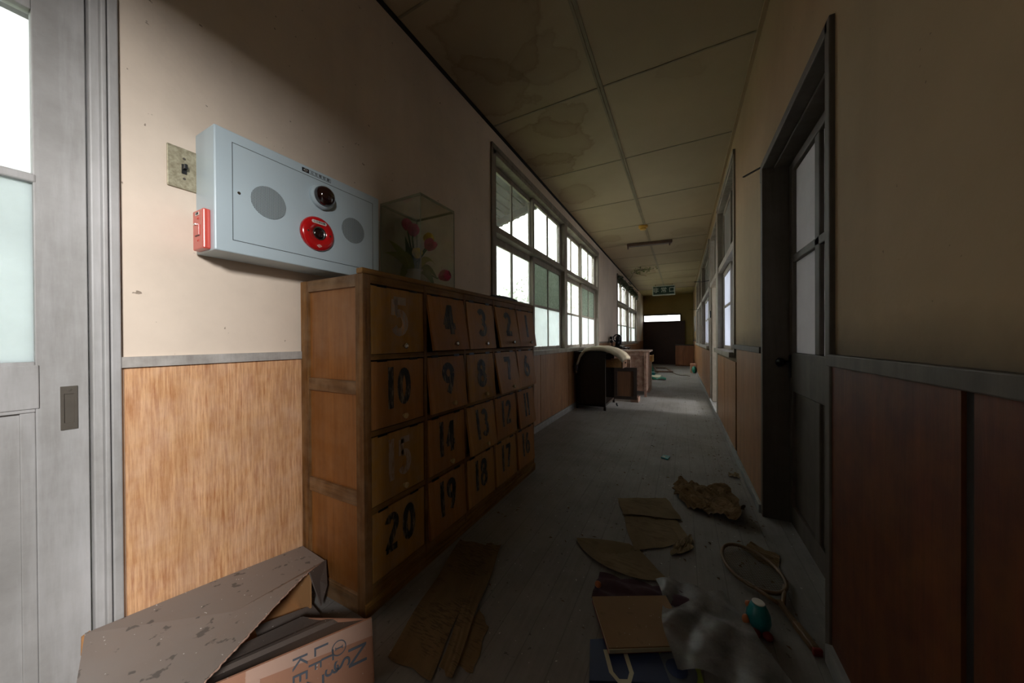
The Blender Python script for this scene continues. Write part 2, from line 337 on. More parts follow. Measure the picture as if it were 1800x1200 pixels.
        if bevel:
            b = o.modifiers.new('b', 'BEVEL'); b.width = bevel; b.segments = 2; b.limit_method = 'ANGLE'
        if sub: b = o.modifiers.new('s', 'SUBSURF'); b.levels = sub; b.render_levels = sub
        if kind: o['kind'] = kind
        return o
def B(*a): return MB().box(*a)
def empty(name, loc, label=None, cat=None, group=None, kind=None):
    o = bpy.data.objects.new(name, None); o.empty_display_size = .1; COL.objects.link(o); o.location = loc; OFF[o.name] = Vector(loc)
    tag(o, label, cat, group, kind); return o
def tag(o, label=None, cat=None, group=None, kind=None):
    for k, v in (('label', label), ('category', cat), ('group', group), ('kind', kind)):
        if v: o[k] = v
    return o
def text(body, size, mat, name, parent, place, extrude=.0004, sx=1.0):
    """place: 4x4 matrix putting the text's x-y plane in the world"""
    c = bpy.data.curves.new('t', 'FONT'); c.body = body; c.size = size; c.extrude = extrude; c.align_x = 'CENTER'; c.align_y = 'CENTER'
    t = bpy.data.objects.new('t', c); COL.objects.link(t)
    me = bpy.data.meshes.new_from_object(t.evaluated_get(bpy.context.evaluated_depsgraph_get()))
    bpy.data.objects.remove(t)
    mb = MB(); mb.v = [place @ Vector((v.co.x * sx, v.co.y, v.co.z)) for v in me.vertices]; mb.f = [tuple(p.vertices) for p in me.polygons]
    return mb.build(name, mat, parent)
def face(origin, xdir, ydir):
    x = Vector(xdir).normalized(); y = Vector(ydir).normalized(); z = x.cross(y)
    return Matrix(((x.x, y.x, z.x, origin[0]), (x.y, y.y, z.y, origin[1]), (x.z, y.z, z.z, origin[2]), (0, 0, 0, 1)))
def ribbon(strokes, wd, plane, th=.0012):
    """strokes: polylines in the (u, v) plane, drawn as flat bands"""
    mb = MB()
    for st in strokes:
        n = len(st); L_, R_ = [], []
        for i in range(n):
            a = Vector(st[max(i - 1, 0)]); b = Vector(st[min(i + 1, n - 1)]); d = (b - a).normalized(); nn = Vector((-d.y, d.x)) * wd / 2; p = Vector(st[i])
            L_.append(p + nn); R_.append(p - nn)
        for i in range(n - 1):
            q = [L_[i], R_[i], R_[i + 1], L_[i + 1]]
            vs = [plane @ Vector((*p, 0)) for p in q] + [plane @ Vector((*p, th)) for p in q]
            mb.add(vs, [(0, 1, 2, 3), (7, 6, 5, 4), (0, 4, 5, 1), (1, 5, 6, 2), (2, 6, 7, 3), (3, 7, 4, 0)])
    return mb
def arc(cx, cy, rx, ry, a0, a1, n=14): return [(cx + rx * math.cos(math.radians(a0 + (a1 - a0) * i / n)), cy + ry * math.sin(math.radians(a0 + (a1 - a0) * i / n))) for i in range(n + 1)]

# ================================================================= SHELL
st = 'structure'
B(XL - .1, XR + .12, -2.6, 14.4, -.1, 0).build('floor', 'floor', kind=st)
c = B(XL - .12, XR + .12, -2.6, 12.7, H, H + .1).build('ceiling', 'ceiling', kind=st)
B(XL - .12, XR + .12, 12.7, 14.5, H + .0, H + .1).build('ceiling', 'ceil_y', kind=st)
mb = MB()
for dx in (-.011, .011): mb.box(-.505 + dx - .008, -.505 + dx + .008, -2.5, 12.7, H - .006, H)
for k in range(-4, 11):
    y = TILE0 + TILE * k
    if y < 12.7: mb.box(XL, XR, y - .006, y + .006, H - .004, H)
mb.build('trim_1', 'seam', kind=st)
MB().box(XL, XL + .02, -2.5, 12.7, H - .016, H - .002).build('trim_2', 'gap', kind=st)
MB().box(XR - .022, XR, -2.5, 12.7, H - .022, H - .002).build('trim_3', 'plaster_r', kind=st)
# left wall with openings: door, two windows
T = .12
WL = [(-.78, .285, 0, 2.03), (2.335, 6.2, .87, 2.62), (8.3, 12.2, .89, 2.6)]
def wall_with(name, x0, x1, ya, yb, ops, mat, top=H):
    mb = MB(); y = ya
    for (a, b, z0, z1) in ops:
        mb.box(x0, x1, y, a, 0, top)
        if z0 > 0: mb.box(x0, x1, a, b, 0, z0)
        if z1 < top: mb.box(x0, x1, a, b, z1, top)
        y = b
    mb.box(x0, x1, y, yb, 0, top); return mb.build(name, mat, kind=st)
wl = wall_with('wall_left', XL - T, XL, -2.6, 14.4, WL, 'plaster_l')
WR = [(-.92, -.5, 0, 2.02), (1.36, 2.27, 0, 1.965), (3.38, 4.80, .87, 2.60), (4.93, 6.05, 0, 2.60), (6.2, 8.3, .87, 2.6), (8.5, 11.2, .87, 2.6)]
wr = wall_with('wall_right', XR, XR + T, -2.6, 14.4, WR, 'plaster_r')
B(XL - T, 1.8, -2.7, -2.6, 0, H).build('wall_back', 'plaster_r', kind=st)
mb = B(XL - T, XR + T, 14.4, 14.5, 0, 1.70); mb.box(XL - T, -1.36, 14.4, 14.5, 1.7, H); mb.box(-.04, XR + T, 14.4, 14.5, 1.7, H); mb.box(-1.36, -.04, 14.4, 14.5, 1.96, H)
mb.build('wall_front', 'plaster_y', kind=st)
# unseen lobby (behind right), its openings sized to shape the light, and classroom beyond the right wall
mb = B(1.7, 1.8, -2.6, -1.55, 0, H); mb.box(1.7, 1.8, -1.05, -.5, 0, H); mb.box(1.7, 1.8, -1.55, -1.05, 0, 1.5); mb.box(1.7, 1.8, -1.55, -1.05, 2.6, H); mb.box(XR + T, 6.6, -.5, -.4, 0, H)
mb.build('wall_lobby', 'lobby', kind=st)
B(XR + .12, 1.8, -2.6, -.5, -.1, 0).build('floor', 'concrete', kind=st); B(XR + .12, 6.7, -2.6, 14.4, H, H + .1).build('ceiling', 'roomwall', kind=st)
mb = B(6.5, 6.6, -.4, 14.4, 0, .9); mb.box(6.5, 6.6, -.4, 14.4, 2.3, H)
for y in (-.4, 2.4, 6.0, 9.5, 13.6): mb.box(6.5, 6.6, y, y + .9, .9, 2.3)
mb.box(XR + T, 6.6, 14.4, 14.5, 0, H); mb.box(XR + T, 6.6, 2.7, 2.8, 0, H)
mb.build('wall_classroom', 'roomwall', kind=st)
B(XR + .12, 6.6, -.4, 14.4, -.1, 0).build('floor', 'concrete', kind=st)

# wainscot, dado rails, baseboards
def wains(side, segs, mat, ztop, joints):
    for i, (a, b) in enumerate(segs):
        js = [a] + [j for j in joints if a < j < b] + [b]
        for p, q in zip(js, js[1:]):
            x = XL if side < 0 else XR
            B(*(sorted((x, x - side * .008))), p + .006, q - .006, .02, ztop if not callable(ztop) else ztop(p)).build('trim_4' if side < 0 else 'trim_5', mat, kind=st)
wains(-1, [(.293, 2.3)], 'plyL', .928, [1.15]); wains(-1, [(2.3, 6.25)], 'plyR', .83, [3.342, 4.344, 4.8, 5.6]); wains(-1, [(6.25, 8.3)], 'plyR', .93, [7.2]); wains(-1, [(8.3, 12.2), ], 'plyR', .83, [9, 10, 11]); wains(-1, [(12.2, 14.4)], 'plyR', .93, [13.3])
B(XR - .008, XR, -.45, .785, .02, .918).build('trim_5', 'plyD', kind=st); B(XR - .008, XR, .812, 1.326, .02, .918).build('trim_5', 'plyD', kind=st); B(XR - .002, XR, .785, .812, .02, .918).build('trim_5', 'gap', kind=st)
wains(1, [(2.29, 3.24)], 'plyR', .918, []); wains(1, [(3.30, 4.93)], 'plyR', .80, [4.102]); wains(1, [(6.15, 8.4)], 'plyR', .8, [6.9, 7.5]); wains(1, [(8.4, 11.3)], 'plyR', .8, [9.4, 10.4]); wains(1, [(11.3, 14.4)], 'plyR', .92, [12.3])
B(XL, XL + .018, .293, 2.3, .928, .958).build('trim_6', 'trimw', kind=st); B(XL, XL + .018, 6.25, 8.25, .928, .958).build('trim_6', 'trimd', kind=st)
mb = B(XR - .022, XR, -.45, 1.326, .915, .951); mb.box(XR - .022, XR, 2.29, 3.34, .915, .951); mb.box(XR - .02, XR, 11.3, 14.4, .92, .95); mb.build('trim_7', 'trimk', kind=st, bevel=.003)
B(XL, XL + .02, .3, 14.4, 0, .075).build('baseboard_left', 'baseb', kind=st)
mb = B(XR - .025, XR, -.5, 1.326, 0, .06); mb.box(XR - .025, XR, 2.29, 14.4, 0, .05); mb.build('baseboard_right', 'baseb', kind=st, bevel=.003)

# ---------------------------------------------------------------- windows
def window(name, xw, sgn, y0, y1, z0, z1, bays, panes, mats, tmat, tz=(1.924, 1.98), lower_mid=(1.36, 1.41), post=.12, sashes=2, depth=.11, sill=True):
    """sgn -1: wall on the left of the corridor; frame sits behind plane xw"""
    r = empty(name, (xw, (y0 + y1) / 2, z0), kind=st)
    def X(a, b): return sorted((xw + sgn * a, xw + sgn * b))
    f = MB(); e = .045
    f.box(*X(-.012, depth), y0, y0 + e, z0, z1); f.box(*X(-.012, depth), y1 - e, y1, z0, z1); f.box(*X(-.012, depth), y0, y1, z1 - .05, z1)
    f.box(*X(-.004, depth), y0, y1, tz[0], tz[1])
    wb = (y1 - y0 - 2 * e - post * (bays - 1)) / bays; starts = [y0 + e + i * (wb + post) for i in range(bays)]
    for s in starts[1:]: f.box(*X(-.008, depth), s - post, s, z0, z1)
    f.box(*X(-.020, -.0), y0 - .03, y1 + .03, z1 - .012, z1 + .03); f.box(*X(-.014, 0), y0 - .03, y0, z0 - .02, z1 + .02); f.box(*X(-.014, 0), y1, y1 + .03, z0 - .02, z1 + .02)
    f.build('window_frame', tmat, r, bevel=.003)
    if sill: B(*X(-.05, depth), y0 - .02, y1 + .02, z0 - .035, z0 + .012).build('window_sill', tmat, r, bevel=.003)
    zl = z0 + .012
    for bi, s in enumerate(starts):
        hw = wb / sashes
        for k in range(sashes):
            a = s + k * hw - (.02 if k else 0); b = s + (k + 1) * hw + (.02 if k < sashes - 1 else 0)
            xo = .078 if k % 2 == 0 else .046
            for (za, zb, part) in ((zl, tz[0], 'lower'), (tz[1], z1 - .05, 'upper')):
                q = MB(); sw = .042; top = .06 if part == 'lower' else .045; bot = .04 if part == 'lower' else .045
                q.box(*X(xo, xo + .028), a, a + sw, za, zb); q.box(*X(xo, xo + .028), b - sw, b, za, zb)
                q.box(*X(xo + .001, xo + .027), a + sw, b - sw, za, za + bot); q.box(*X(xo + .001, xo + .027), a + sw, b - sw, zb - top, zb)
                ys = [a + sw + (b - a - 2 * sw) * i / panes for i in range(panes + 1)]
                for yy in ys[1:-1]: q.box(*X(xo + .004, xo + .024), yy - .011, yy + .011, za + bot, zb - top)
                zs = [za + bot, zb - top]
                if part == 'lower': zs = [za + bot, lower_mid[0], lower_mid[1], zb - top]; q.box(*X(xo + .004, xo + .024), a + sw, b - sw, zs[1] + .012, zs[2] - .012); zs = [zs[0], (zs[1] + zs[2]) / 2 - .013, (zs[1] + zs[2]) / 2 + .013, zs[3]]
                so = q.build('sash', tmat, r)
                for i in range(panes):
                    for j in range(0, len(zs), 2):
                        mt = mats[part + ('0' if (part == 'lower' and j == 0) else '1')]
                        if callable(mt): mt = mt(bi, k)
                        B(*X(xo + .012, xo + .016), ys[i] + .002, ys[i + 1] - .002, zs[j] + .001, zs[j + 1] - .001).build('pane', mt, so)
    return r
window('window_1', XL, -1, 2.335, 6.2, .87, 2.62, 2, 2, dict(lower0='frost', lower1=lambda b, k: 'grimy' if k else 'glassdirty', upper1=lambda b, k: 'glass'), 'trimd')
window('window_2', XL, -1, 8.3, 12.2, .89, 2.6, 2, 2, dict(lower0='frost', lower1='glass', upper1='glass'), 'trimd')
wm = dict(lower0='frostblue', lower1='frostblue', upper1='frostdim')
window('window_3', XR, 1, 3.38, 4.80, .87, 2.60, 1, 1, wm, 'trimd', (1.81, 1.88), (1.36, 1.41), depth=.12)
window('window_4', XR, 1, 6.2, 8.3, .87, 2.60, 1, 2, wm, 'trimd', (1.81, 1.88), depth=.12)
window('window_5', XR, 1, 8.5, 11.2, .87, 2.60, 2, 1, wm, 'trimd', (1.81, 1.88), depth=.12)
# classroom outer windows (frames only seen through the frosted glass)
# doorway with transom light between window_3 and window_4
r = empty('door_3', (XR, 5.5, 0), kind=st)
mb = B(XR - .012, XR + .12, 4.81, 4.95, 0, 2.6); mb.box(XR - .005, XR + .12, 6.03, 6.2, 0, 2.6); mb.box(XR - .005, XR + .12, 4.95, 6.03, 1.81, 1.88); mb.box(XR - .005, XR + .12, 4.95, 6.03, 2.55, 2.6)
mb.build('door_frame', 'trimd', r, bevel=.003)
mb = MB()
for a, b in ((4.98, 5.0), (5.47, 5.5), (5.98, 6.0)): mb.box(XR + .05, XR + .08, a - .01, b + .01, 1.88, 2.55)
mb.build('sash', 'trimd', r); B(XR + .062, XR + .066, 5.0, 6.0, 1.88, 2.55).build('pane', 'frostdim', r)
B(XR + .02, XR + .10, 6.0, 6.03, .01, 1.81).build('door_leaf', 'trimd', r)
B(XR - .02, XR - .0, 5.93, 5.99, 1.33, 1.44).build('door_closer', 'iron', r)

# ---------------------------------------------------------------- near left sliding door
r = empty('door_1', (XL, -.25, 0), kind=st)
mb = B(XL - T, XL + .014, .274, .293, 0, 2.2); mb.box(XL - T, XL - .008, .246, .274, 0, 2.0); mb.box(XL - T, XL + .014, .262, .272, 0, 2.0)
mb.box(XL - T, XL + .014, -.8, .274, 2.0, 2.06); mb.box(XL - T, XL + .014, -.8, -.75, 0, 2.0)
mb.build('door_frame', 'door', r, bevel=.003)
xa, xb = XL - .062, XL - .03
leaf = MB(); leaf.box(xa, xb, .161, .243, .01, 1.99); leaf.box(xa, xb, -.74, -.65, .01, 1.99); leaf.box(xa, xb, -.65, .161, 1.83, 1.99); leaf.box(xa, xb, -.65, .161, .826, .952)
leaf.box(xa + .004, xb + .004, -.65, .166, .835, .944); leaf.box(xa, xb, -.65, .161, .01, .12); leaf.box(xa + .01, xb - .012, -.65, .161, .12, .826); leaf.box(xa + .004, xb - .004, .139, .161, .12, .826)
dl = leaf.build('door_leaf', 'door', r, bevel=.002)
mb = B(xa + .004, xb + .002, -.65, .166, 1.40, 1.422); mb.box(xa + .004, xb - .002, -.255, -.235, .952, 1.83); mb.build('muntin', 'door', dl, bevel=.004)
B(xa + .014, xa + .018, -.65, .161, 1.422, 1.83).build('pane', 'glass', dl)
B(xa + .014, xa + .018, -.65, .161, .952, 1.40).build('pane', 'frost', dl)
mb = B(xb - .004, xb + .003, .197, .2025, .771, .885); mb.box(xb - .004, xb + .003, .2185, .224, .771, .885); mb.box(xb - .004, xb + .003, .2025, .2185, .771, .789); mb.box(xb - .004, xb + .003, .2025, .2185, .865, .885); mb.box(xb - .004, xb + .0005, .2025, .2185, .789, .865)
pull = mb.build('door_handle', 'bronze', dl)
for z in (.779, .876): MB().lathe([(.0035, 0), (.0035, .0012), (.001, .0012)], (xb + .003, .2105, z), 'x', 12).build('screw', 'bronze', pull)

# ---------------------------------------------------------------- near right door
r = empty('door_2', (XR, 1.83, 0), kind=st)
mb = B(XR - .014, XR + .125, 1.326, 1.362, 0, 1.985); mb.box(XR - .014, XR + .125, 2.25, 2.29, 0, 1.985); mb.box(XR - .014, XR + .125, 1.34, 2.25, 1.945, 1.985)
mb.box(XR + .04, XR + .16, 2.262, 2.285, 0, 1.96); mb.box(XR + .1, XR + .16, 1.345, 1.375, 0, 1.96); mb.box(XR + .04, XR + .16, 1.40, 2.262, 1.935, 1.96)
mb.build('door_frame', 'trimk', r, bevel=.003)
xa, xb = XR + .105, XR + .145
lf = MB(); lf.box(xa, xb, 2.20, 2.26, .01, 1.93); lf.box(xa, xb, 1.378, 1.49, .01, 1.93)
for a, b in ((1.885, 1.93), (.72, .925), (.01, .11)): lf.box(xa, xb, 1.49, 2.20, a, b)
lf.box(xa + .014, xb - .01, 1.49, 2.2, .11, .72); lf.box(xa + .002, xb - .002, 1.83, 1.885, .11, .72)
ld = lf.build('door_leaf', 'trimk', r, bevel=.004)
mb = B(xa + .002, xb - .002, 1.49, 2.2, 1.40, 1.44); mb.box(xa + .002, xb - .002, 1.83, 1.885, .925, 1.885); mb.build('muntin', 'trimk', ld, bevel=.005)
for a, b in ((1.49, 1.83), (1.885, 2.2)):
    for c_, d_ in ((.925, 1.40), (1.44, 1.885)): B(xa + .018, xa + .022, a, b, c_, d_).build('pane', 'frostgrey', ld)
k = MB().lathe([(.012, 0), (.009, -.02), (.024, -.035), (.026, -.05), (.012, -.062)], (xa, 2.235, .87), 'x', 16); k.box(xa - .004, xa, 2.215, 2.255, .79, .91); k.build('door_handle', 'iron', ld, smooth=False)

# end wall boarding, window strip
r = empty('window_6', (-.7, 14.4, 1.7), kind=st)
mb = B(-1.40, -1.36, 14.37, 14.45, 1.66, 2.0); mb.box(-.04, 0.0, 14.37, 14.45, 1.66, 2.0); mb.box(-1.4, 0, 14.37, 14.45, 1.96, 2.01); mb.box(-1.4, 0, 14.37, 14.45, 1.66, 1.7); mb.build('window_frame', 'cabdark', r)
B(-1.36, -.04, 14.42, 14.425, 1.7, 1.96).build('pane', 'glass', r)
tag(B(-1.39, .128, 14.31, 14.36, 0, 1.72).build('plywood_board', 'enddoor'), 'dark red-brown boarding closing the far end under the slit window', 'board')
o = empty('low_cupboard', (.1, 13.6, 0), 'low red-brown cupboard standing at the right of the far end wall', 'cupboard')
B(-.19, .395, 13.3, 13.9, .02, .76).build('body', 'cabplain', o); B(-.2, .40, 13.28, 13.92, .76, .79).build('top', 'cabdark', o); B(-.15, .36, 13.285, 13.3, .06, .72).build('door', 'cabplain', o)

# ================================================================= SHOE LOCKER
lk = empty('numbered_shoe_locker', ((XL + XC) / 2, 1.53, 0), 'worn wooden shoe locker with twenty numbered flap doors along the left wall', 'locker')
LX0, LX1, LY0, LY1, LH = XL + .012, XC, YC, 2.285, 1.243
xi = LX1 - .02
sy = LY0
B(LX1 - .042, LX1, sy, sy + .03, 0, LH).build('side_stile', 'lockf', lk, bevel=.002); B(LX0, LX0 + .05, sy, sy + .03, 0, LH).build('side_stile', 'lockf', lk, bevel=.002)
for a, b in ((1.198, LH), (.803, .852), (.395, .450), (0, .070)): B(LX0 + .05, LX1 - .042, sy + .001, sy + .028, a, b).build('side_rail', 'lockr', lk, bevel=.002)
for a, b in ((.852, 1.198), (.45, .803), (.07, .395)): B(LX0 + .05, LX1 - .042, sy + .010, sy + .016, a, b).build('side_panel', 'lockp', lk)
B(LX0, LX1 - .002, LY1 - .02, LY1, 0, LH).build('side_panel', 'lockf', lk)
B(LX0, LX0 + .01, LY0 + .03, LY1 - .02, 0, LH).build('back_panel', 'hole', lk)
B(LX0 + .001, LX1 - .031, LY0 + .031, LY1 - .001, LH - .02, LH - .0005).build('top', 'lockr', lk)
B(LX1 - .03, LX1 + .004, LY0 - .004, LY1 - .01, LH, LH + .02).build('top_strip', 'lockx', lk, bevel=.003)
cols = [(.808 + .2955 * i, .808 + .2955 * i + .278) for i in range(5)]
rows = [(.948, 1.212), (.664, .928), (.380, .644), (.096, .360)]
for a, b in [(LY0 + .03, cols[0][0])] + [(cols[i][1], cols[i + 1][0]) for i in range(4)] + [(cols[4][1], LY1)]: B(LX1 - .03, LX1 - .0005, a, b, .0, LH - .001).build('front_stile', 'lockf', lk, bevel=.0015)
for a, b in ((rows[0][1], LH), (rows[1][1], rows[0][0]), (rows[2][1], rows[1][0]), (rows[3][1], rows[2][0]), (0, rows[3][0])): B(LX1 - .028, LX1 - .002, LY0 + .03, LY1 - .02, a, b).build('front_rail', 'lockx', lk, bevel=.0015)
B(LX1 - .001, LX1 + .008, LY0 + .0, LY1, 0, .05).build('plinth', 'lockx', lk, bevel=.0015)
p = MB()
for i in range(4): m_ = (cols[i][1] + cols[i + 1][0]) / 2; p.box(LX0 + .01, LX1 - .03, m_ - .006, m_ + .006, .05, LH - .02)
for j in range(3): m_ = (rows[j][0] + rows[j + 1][1]) / 2; p.box(LX0 + .01, LX1 - .03, LY0 + .03, LY1 - .02, m_ - .006, m_ + .006)
p.build('divider', 'hole', lk)
def digit(d):
    A = arc
    return {'0': [A(.5, .5, .32, .42, 0, 360, 24)], '1': [[(.5, 0), (.5, 1)]],
            '2': [A(.5, .72, .31, .22, 165, -25, 12) + [(.2, .08)], [(.1, .08), (.88, .08)]],
            '3': [A(.48, .735, .29, .2, 150, -80, 12), A(.48, .285, .32, .23, 80, -150, 12)],
            '4': [[(.62, 0), (.62, 1)], [(.58, .95), (.14, .28)], [(.08, .28), (.92, .28)]],
            '5': [[(.86, .93), (.2, .93)], [(.24, .96), (.22, .52)], A(.48, .32, .33, .27, 125, -150, 14)],
            '6': [A(.5, .29, .31, .24, 0, 360, 20), [(.55, .98), (.30, .66), (.2, .4)]],
            '7': [[(.1, .92), (.92, .92)], [(.80, .9), (.42, 0)]],
            '8': [A(.5, .73, .27, .2, 0, 360, 18), A(.5, .28, .32, .23, 0, 360, 20)],
            '9': [A(.5, .69, .31, .24, 0, 360, 20), [(.8, .66), (.68, .3), (.44, .02)]]}[d]
ang = {5: 1, 4: 9.5, 3: 6.5, 2: 11, 1: 8, 10: 0, 9: 6, 8: 5.5, 7: 11, 6: 7, 15: 0, 14: 1.5, 13: 7.5, 12: 3.5, 11: 6.5, 20: 0, 19: 3, 18: 2.5, 17: 2.5, 16: 3.5}
mats = {5: 'dOlive', 4: 'dRed', 3: 'dBrown', 2: 'dBrown', 1: 'dRed', 10: 'dRed', 9: 'dRed', 8: 'dOlive', 7: 'dBrown', 6: 'dRed', 15: 'dOlive', 14: 'dRed', 13: 'dBrown', 12: 'dRed', 11: 'dRed', 20: 'dOlive', 19: 'dRed', 18: 'dBrown', 17: 'dBrown', 16: 'dRed'}
inks = {5: 'inkgrey', 10: 'ink', 15: 'inkwarm', 20: 'ink'}
for rI in range(4):
    for cI in range(5):
        num = rI * 5 + 5 - cI; a, b = cols[cI]; z0, z1 = rows[rI]; g = .004
        hx = LX1 - .004 if ang[num] < 1.2 else LX1 - .002
        d = MB().box(hx - .012, hx, a + g, b - g, z0 + .002, z1 - .006); 
        d_ = d.build('compartment_door', mats[num], lk, origin=(hx - .006, (a + b) / 2, z1 - .01), bevel=.0012)
        dig = str(num); h_ = .160 if len(dig) == 1 else .164; wd = .096 if len(dig) == 1 else .070; stw = .032
        zc = (z0 + z1) / 2 + .018; yc = (a + b) / 2; strokes = []
        tot = 0; ws = []
        for ch in dig: ww = (.028 if ch == '1' and len(dig) > 1 else wd); ws.append(ww)
        gap = .020 if len(dig) == 2 else 0; tot = sum(ws) + gap; x = -tot / 2
        for ch, ww in zip(dig, ws):
            for s_ in digit(ch): strokes.append([((u - .5) * (ww if ch != '1' else .001) + x + ww / 2, (v - .5) * (h_ if ch == '1' else h_ * .9)) for u, v in s_])
            x += ww + gap
        pl = face((hx + .0002, yc, zc), (0, 1, 0), (0, 0, 1))
        ribbon(strokes, stw * (1 if len(dig) == 1 else .82), pl, .0006).build('number', inks.get(num, 'ink'), d_)
        MB().box(hx - .001, hx + .0015, a + .03, a + .075, z1 - .009, z1 + .003).build('hinge', 'iron', d_); MB().box(hx - .001, hx + .0015, b - .085, b - .04, z1 - .009, z1 + .003).build('hinge', 'iron', d_)
        if num not in (20, 19, 18, 17, 16, 12, 11, 6):
            kb = MB().lathe([(.005, 0), (.005, .006), (.010, .010), (.0115, .018), (.008, .021), (.006, .019)], (hx, yc + .018, z0 + .03), 'x', 18)
            ko = kb.build('knob', 'chrome' if rI == 0 else 'brassk', d_, smooth=False)
            if rI > 0: ko['label'] = 'pale brass knob'
        d_.rotation_euler = (0, -math.radians(ang[num]), 0)
        d_['label'] = 'flap door painted with number %d%s' % (num, ', hanging ajar' if ang[num] > 4 else '')

# dark flat thing on the locker top
mb = MB().sheet(lambda u, v: (-1.24 + v * .235, 1.69 + u * .32, LH + .004 + .026 * v + .016 * math.sin(u * 3.1) * (1 - v * .5) + .003 * math.sin(v * 9)), 12, 6, .003)
tag(mb.build('black_folder', 'black', smooth=False), 'black limp folder lying on the far end of the locker top', 'folder')

# ================================================================= ALARM PANEL
bx0, bx1, by0, by1, bz0, bz1 = XL, XL + .132, .457, 1.068, 1.284, 1.672
al = empty('fire_alarm_panel', (XL, .76, bz0), 'pale blue-grey metal fire alarm box mounted on the left wall above the locker', 'alarm panel')
B(bx0, bx1, by0, by1, bz0, bz1).build('housing', 'metalbox', al, bevel=.004)
q = MB()
for a, b, c_, d_ in ((.502, 1.033, 1.636, 1.6375), (.502, 1.033, 1.3245, 1.326), (.502, .5035, 1.325, 1.637), (1.0315, 1.033, 1.325, 1.637)): q.box(bx1 - .001, bx1 + .0005, a, b, c_, d_)
dr = B(bx1 - .002, bx1 + .0008, .504, 1.031, 1.3265, 1.6355).build('door', 'metalbox', al)
q.build('door_seam', 'metalline', al)
def grille_mat():
    m = NT('perforated_grille'); v = m.n('ShaderNodeTexVoronoi', Scale=1.0); v.inputs['Randomness'].default_value = 0; m.l(m.coord((190, 190, 190)), v.inputs['Vector'])
    s = m.n('ShaderNodeSeparateXYZ'); m.l(m.coord((250, 250, 250)), s.inputs[0])
    a = m.math('SUBTRACT', m.math('FRACT', s.outputs[1]), .5); b = m.math('SUBTRACT', m.math('FRACT', s.outputs[2]), .5)
    d = m.math('SQRT', m.math('ADD', m.math('MULTIPLY', a, a), m.math('MULTIPLY', b, b)))
    return m.finish(m.mix(m.ramp(d, [(.27, 1), (.36, 0)]), lin(160, 172, 176), lin(40, 46, 50)), .4)
M['grille'] = grille_mat()
for y in (.605, .931):
    MB().lathe([(.054, 0), (.054, .0022), (.001, .0026)], (bx1 + .0008, y, 1.481), 'x', 40).build('speaker_grille', 'grille', al)
be = MB().lathe([(.047, 0), (.047, .012), (.043, .020), (.040, .020)], (bx1 + .0008, .79, 1.571), 'x', 36).build('beacon_ring', 'metalbox', al, bevel=.001)
MB().lathe([(.040, .012), (.0395, .024), (.036, .036), (.028, .046), (.016, .052), (.001, .054)], (bx1, .79, 1.571), 'x', 36).build('beacon_lens', 'lens', be, smooth=True)
rd = MB().lathe([(.066, 0), (.066, .006), (.062, .012), (.052, .016), (.027, .017), (.026, .012), (.0, .012)], (bx1 + .0008, .772, 1.421), 'x', 48).build('push_button_plate', 'red', al, smooth=True)
MB().lathe([(.0255, .010), (.0255, .019), (.0225, .019), (.0225, .013)], (bx1, .772, 1.421), 'x', 36).build('button_bezel', 'chrome', rd)
MB().lathe([(.022, .008), (.021, .013), (.012, .017), (.001, .018)], (bx1, .772, 1.421), 'x', 28).build('push_button', 'lens', rd, smooth=True)
for dy in (-.043, .043): MB().lathe([(.0035, .014), (.0035, .018), (.001, .018)], (bx1, .772 + dy, 1.421 + dy * -.0), 'x', 10).build('screw', 'chrome', rd)
lb = MB().slab([(bx1 + .0175, .772 + x_, 1.463 + z_) for x_, z_ in [(-.026, -.006), (.026, -.006), (.030, 0), (.026, .006), (-.026, .006), (-.030, 0)]], .004, (-1, 0, 0)).build('label_plate', 'white', rd)
text('火災報知機', .0095, 'metalline', 'lettering', rd, face((bx1 + .0178, .772, 1.463), (0, 1, 0), (0, 0, 1)))
ribbon([[(-.009, 0), (0, .0055), (.009, 0), (0, -.0055), (-.009, 0)], [(-.004, 0), (.004, 0)]], .0018, face((bx1 + .0145, .772, 1.372), (0, 1, 0), (0, 0, 1)), .0028).build('emblem', 'white', rd)
np_ = B(bx1 - .001, bx1 + .0008, .718, .83, 1.6455, 1.660).build('nameplate', 'metalbox', al)
B(bx1, bx1 + .0012, .718, .7435, 1.6455, 1.660).build('emblem_plate', 'black', np_)
ribbon([[(-.008, 0), (0, .004), (.008, 0), (0, -.004), (-.008, 0)]], .0016, face((bx1 + .0012, .7305, 1.6528), (0, 1, 0), (0, 0, 1)), .0006).build('emblem', 'white', np_)
text('火 災 報 知 器', .0125, 'black', 'lettering', np_, face((bx1 + .0012, .787, 1.6528), (0, 1, 0), (0, 0, 1)))
q = MB()
for a, b, c_, d_ in ((.745, .83, 1.6590, 1.660), (.745, .83, 1.6455, 1.6465), (.829, .83, 1.6455, 1.66)): q.box(bx1, bx1 + .0012, a, b, c_, d_)
q.build('outline', 'black', np_)
MB().lathe([(.0045, 0), (.0045, .002), (.001, .002)], (bx1 + .0006, .519, 1.481), 'x', 12).build('lock', 'chrome', al)
sw = B(-1.372, -1.297, by0 - .018, by0 + .001, 1.288, 1.412).build('red_switch_box', 'redsw', al, bevel=.004)
B(-1.352, -1.322, by0 - .0205, by0 - .017, 1.332, 1.364).build('rocker', 'redsw', sw, bevel=.001)
B(-1.350, -1.336, by0 - .024, by0 - .017, 1.364, 1.369).build('lever', 'chrome', sw, bevel=.001)
B(-1.352, -1.322, by0 - .0195, by0 - .018, 1.330, 1.333).build('slot', 'black', sw)
for z in (1.385, 1.316): MB().lathe([(.003, 0), (.003, -.002), (.001, -.002)], (-1.3345, by0 - .018, z), 'y', 10).build('screw', 'redsw', sw)
B(-1.350, -1.324, by0 - .0188, by0 - .0178, 1.394, 1.404).build('label_plate', 'white', sw)
